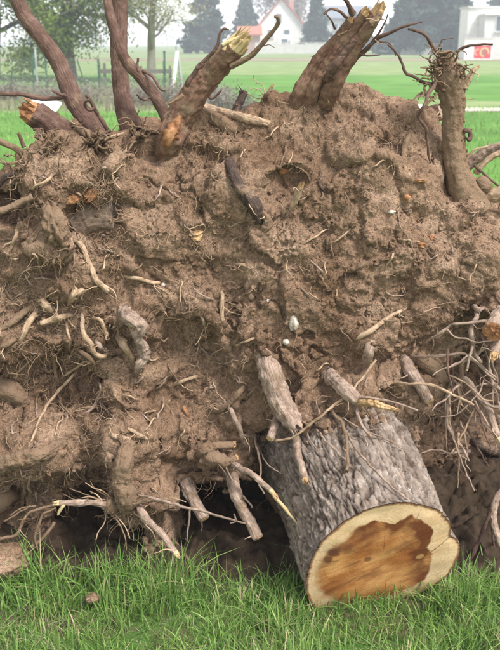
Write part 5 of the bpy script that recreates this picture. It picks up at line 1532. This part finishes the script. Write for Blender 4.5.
def flat_building():
    Y = ground_y(59.5)
    X_ = lambda p: at(p, 50, Y)[0]
    Z_ = lambda p: at(0, p, Y)[2]
    t = empty('flat_roofed_building', (X_(490), Y, 0), 'flat-roofed white building at the right edge', 'building')
    part('wall', MB().box(X_(472), X_(545), Y + 2.5, Y + 6, 0, Z_(7)), 'render_white', t)
    part('annex', MB().box(X_(483), X_(545), Y, Y + 2.45, 0, Z_(15)), 'render_grey', t)
    rf = part('roof', MB().box(X_(471), X_(547), Y + 2.3, Y + 6.2, Z_(7), Z_(5.2)), 'concrete', t)
    part('canopy', MB().box(X_(482), X_(547), Y - 0.25, Y + 2.45, Z_(15), Z_(13.4)), 'frame', t)
    window(t, X_(494.5), X_(506), Y, Z_(31), Z_(16.5))
    window(t, X_(512), X_(522), Y, Z_(31), Z_(16.5))
    part('vent', MB().box(X_(474), X_(477), Y + 5, Y + 5.5, Z_(5.2), Z_(2.5)), 'dark_metal', rf)
    t2 = empty('mural_wall', (X_(474), Y - 1.5, 0), 'low white wall with a red painted panel before the flat-roofed building', 'wall')
    y = Y - 1.5
    part('wall', MB().box(X_(461), X_(489), y, y + 0.25, 0, Z_(39)), 'render_white', t2)
    part('coping', MB().box(X_(460.5), X_(489.5), y - 0.05, y + 0.3, Z_(39), Z_(38)), 'concrete', t2)
    x0, x1, z0, z1 = X_(470.5), X_(487), Z_(58), Z_(45.5)
    mp_ = part('painted_panel', MB().box(x0, x1, y - 0.02, y + 0.1, z0, z1), 'mural_red', t2)
    cx, cz = x0 + (x1 - x0) * 0.62, z0 + (z1 - z0) * 0.48; R_ = (z1 - z0) * 0.34
    def arc(cx, cz, R_, a0, a1, w, mat, dy):
        k = 18; m = MB(); vs = []; 
        for i in range(k + 1):
            a = a0 + (a1 - a0) * i / k
            for rr in (R_ - w, R_ + w):
                for yy in (y - dy, y - 0.01): vs.append((cx + math.cos(a) * rr, yy, cz + math.sin(a) * rr))
        fs = []
        for i in range(k):
            o = 4 * i
            fs += [(o, o + 2, o + 6, o + 4), (o + 1, o + 5, o + 7, o + 3), (o, o + 4, o + 5, o + 1), (o + 2, o + 3, o + 7, o + 6)]
        m.add(vs, fs); part('painted_swirl', m, mat, mp_)
    arc(cx, cz, R_, -0.4, 4.6, 0.07, 'mural_yellow', 0.03)
    arc(cx + R_ * 0.1, cz, R_ * 0.5, 0.6, 5.2, 0.06, 'mural_green', 0.032)
    arc(x0 + (x1 - x0) * 0.22, cz, R_ * 0.7, 1.2, 4.6, 0.05, 'mural_yellow', 0.03)
flat_building()

# ------------------------------------------------------------------ fence, rail, brace and other small things behind the plate
M['post_green'] = plain('green_post', (0.035,0.11,0.065))
M['wire'] = plain('fence_wire', (0.20,0.25,0.22))
M['post_grey'] = plain('grey_post', (0.36,0.38,0.37))
M['paint_white'] = plain('white_paint', (0.78,0.78,0.77))
M['old_wood'] = plain('old_wood', (0.13,0.115,0.095))

def fence():
    Y = ground_y(94)
    t = empty('wire_fence', (at(90, 94, Y)[0], Y, 0), 'green wire mesh fence on thin posts behind the left stems', 'fence')
    Z_ = lambda p: at(0, p, Y)[2]
    for px, top, mat, r in ((12,72,'post_green',0.022),(33.5,54,'post_green',0.03),(37,48,'post_grey',0.035),(46.5,58,'post_green',0.03),(99,60,'post_green',0.032),(165,52,'post_green',0.032),(164,62,'post_green',0.02),(-20,56,'post_green',0.03),(210,56,'post_green',0.03)):
        x = at(px, 80, Y)[0]; m = MB(); m.bar((x, Y, 0), (x, Y, Z_(top)), r, 8); m.box(x - r * 1.3, x + r * 1.3, Y - r * 1.3, Y + r * 1.3, Z_(top), Z_(top) + 0.03)
        part('post', m, mat, t)
    m = MB(); m.bar(tuple(at(77, 60, Y)), tuple(at(88, 93, Y + 0.8)), 0.022, 6); part('brace', m, 'post_green', t)
    x0, x1 = at(-40, 80, Y)[0], at(214, 80, Y)[0]
    zt = Z_(59)
    for k in range(7):
        z = 0.12 + (zt - 0.12) * k / 6
        m = MB(); m.bar((x0, Y - 0.04, z), (x1, Y - 0.04, z), 0.0045, 4); part('wire', m, 'wire', t)
    m = MB(); x = x0; g = zt - 0.12                         # woven mesh, too fine to pick apart
    while x < x1:
        m.bar((x, Y - 0.045, 0.12), (min(x + g, x1 + g), Y - 0.045, zt), 0.0022, 3); m.bar((x + g, Y - 0.05, 0.12), (x, Y - 0.05, zt), 0.0022, 3); x += 0.11
    o = part('mesh_wire', m, 'wire', t); o['kind'] = 'stuff'
fence()

def rail():
    Y = ground_y(88)
    t = empty('wooden_rail', (at(105, 88, Y)[0], Y, 0), 'dark weathered wooden rail on posts behind the upright stem', 'rail')
    Z_ = lambda p: at(0, p, Y)[2]; X_ = lambda p: at(p, 80, Y)[0]
    part('rail', MB().box(X_(100), X_(172), Y, Y + 0.07, Z_(73.5), Z_(69)), 'old_wood', t)
    for p, tp in ((99, 62), (104.5, 63), (141, 66), (170, 66)):
        part('post', MB().box(X_(p) - 0.045, X_(p) + 0.045, Y + 0.075, Y + 0.165, 0, Z_(tp)), 'old_wood', t)
rail()

def white_brace():
    Y = ground_y(99)
    t = empty('white_brace', (at(175, 99, Y)[0], Y, 0), 'white A-shaped brace post left of the leaning stub', 'post')
    m = MB(); m.bar(tuple(at(177, 51, Y + 0.1)), tuple(at(171.5, 100, Y)), 0.055, 8); part('leg', m, 'paint_white', t)
    m = MB(); m.bar(tuple(at(176.5, 46, Y + 0.12)), tuple(at(183, 92, Y + 0.3)), 0.04, 8); part('leg', m, 'post_grey', t)
    m = MB(); m.bar(tuple(at(174.5, 76, Y + 0.05)), tuple(at(181, 78, Y + 0.2)), 0.02, 6); part('crossbar', m, 'post_grey', t)
white_brace()

def slab(name, px, py, w, d, h, rz, tilt, label, cat):
    Y = ground_y(py); b = at(px, py, Y)
    import bmesh
    bm = bmesh.new(); bmesh.ops.create_cube(bm, size=1)
    for v in bm.verts: v.co = Vector((v.co.x * w * (1.0 if v.co.y < 0 else 0.9), v.co.y * d, v.co.z * h))
    bmesh.ops.bevel(bm, geom=bm.edges[:], offset=h * 0.2, segments=2, affect='EDGES')
    me = bpy.data.meshes.new(name); bm.to_mesh(me); bm.free()
    o = link(name, me, M['paint_white'], None, label=label, cat=cat)
    o.location = (b[0], b[1], h / 2 + 0.03 + abs(math.sin(tilt)) * d * 0.5); o.rotation_euler = (tilt, 0.10, rz)
slab('white_board', 44, 112, 0.80, 0.55, 0.07, -0.15, 0.32, 'white board lying on the lawn behind the orange torn root', 'board')
slab('white_board', 414, 111, 0.55, 0.35, 0.10, 0.2, 0.1, 'white slab on the grass behind the short dark root', 'board')

def dry_bush(px, py, w, h, label, Y=None, n=240, mat='leaf_grey'):
    Y = Y or ground_y(py); b = at(px, py, Y); b[2] = 0
    t = empty('dry_bush', tuple(b), label, 'bush', 'leafless bushes behind the root plate')
    segs = []; tips = []
    for _ in range(n):
        a = rng.uniform(0, 2 * math.pi); e = rng.uniform(0.2, 1.0)
        d = np.array([math.cos(a) * e * w / 2, math.sin(a) * e * w / 2, h * rng.uniform(0.5, 1.0) * (1.1 - 0.4 * e)])
        p0 = b + np.array([math.cos(a), math.sin(a), 0]) * rng.uniform(0, w * 0.25)
        mid = p0 + d * 0.55 + rng.normal(size=3) * w * 0.05; tip = p0 + d + rng.normal(size=3) * w * 0.06
        segs.append(([p0, mid, tip], [0.008, 0.006, 0.003])); tips += [mid, tip]
    link('twigs', limb_mesh(segs, 'twigs', 4), M['tree_bark_pale'], t)
    tips = np.array(tips); c = tips[rng.integers(0, len(tips), n * 8)] + rng.normal(size=(n * 8, 3)) * w * 0.06
    leaves('foliage', c, 0.016, M[mat], t, elong=2.5)
dry_bush(232, 120, 1.1, 0.62, 'brown leafless bush right of the leaning stub', Y=ground_y(118))
dry_bush(205, 112, 1.3, 0.55, 'grey leafless bush behind the leaning stub', Y=ground_y(110))
dry_bush(6, 99, 1.1, 0.55, 'low reddish bush by the fence at the left edge', Y=ground_y(100), n=160)
dry_bush(150, 104, 2.4, 0.6, 'wide leafless bush below the white brace', Y=ground_y(104), n=300)
dry_bush(62, 104, 2.2, 0.55, 'wide leafless bush behind the white board', Y=ground_y(103), n=260)

# ------------------------------------------------------------------ haze over the fields
def haze():
    m = bpy.data.materials.new('haze'); m.use_nodes = True
    nt = m.node_tree; nt.nodes.clear()
    v = nt.nodes.new('ShaderNodeVolumePrincipled'); v.inputs['Color'].default_value = (0.86, 0.92, 1.0, 1); v.inputs['Density'].default_value = 0.0024
    o = nt.nodes.new('ShaderNodeOutputMaterial'); nt.links.new(v.outputs[0], o.inputs['Volume'])
    mb = MB().box(-GX - 10, GX + 10, -30, 340, -1.0, 16.0)
    link('haze', mb.mesh('haze'), m, kind='stuff')
haze()
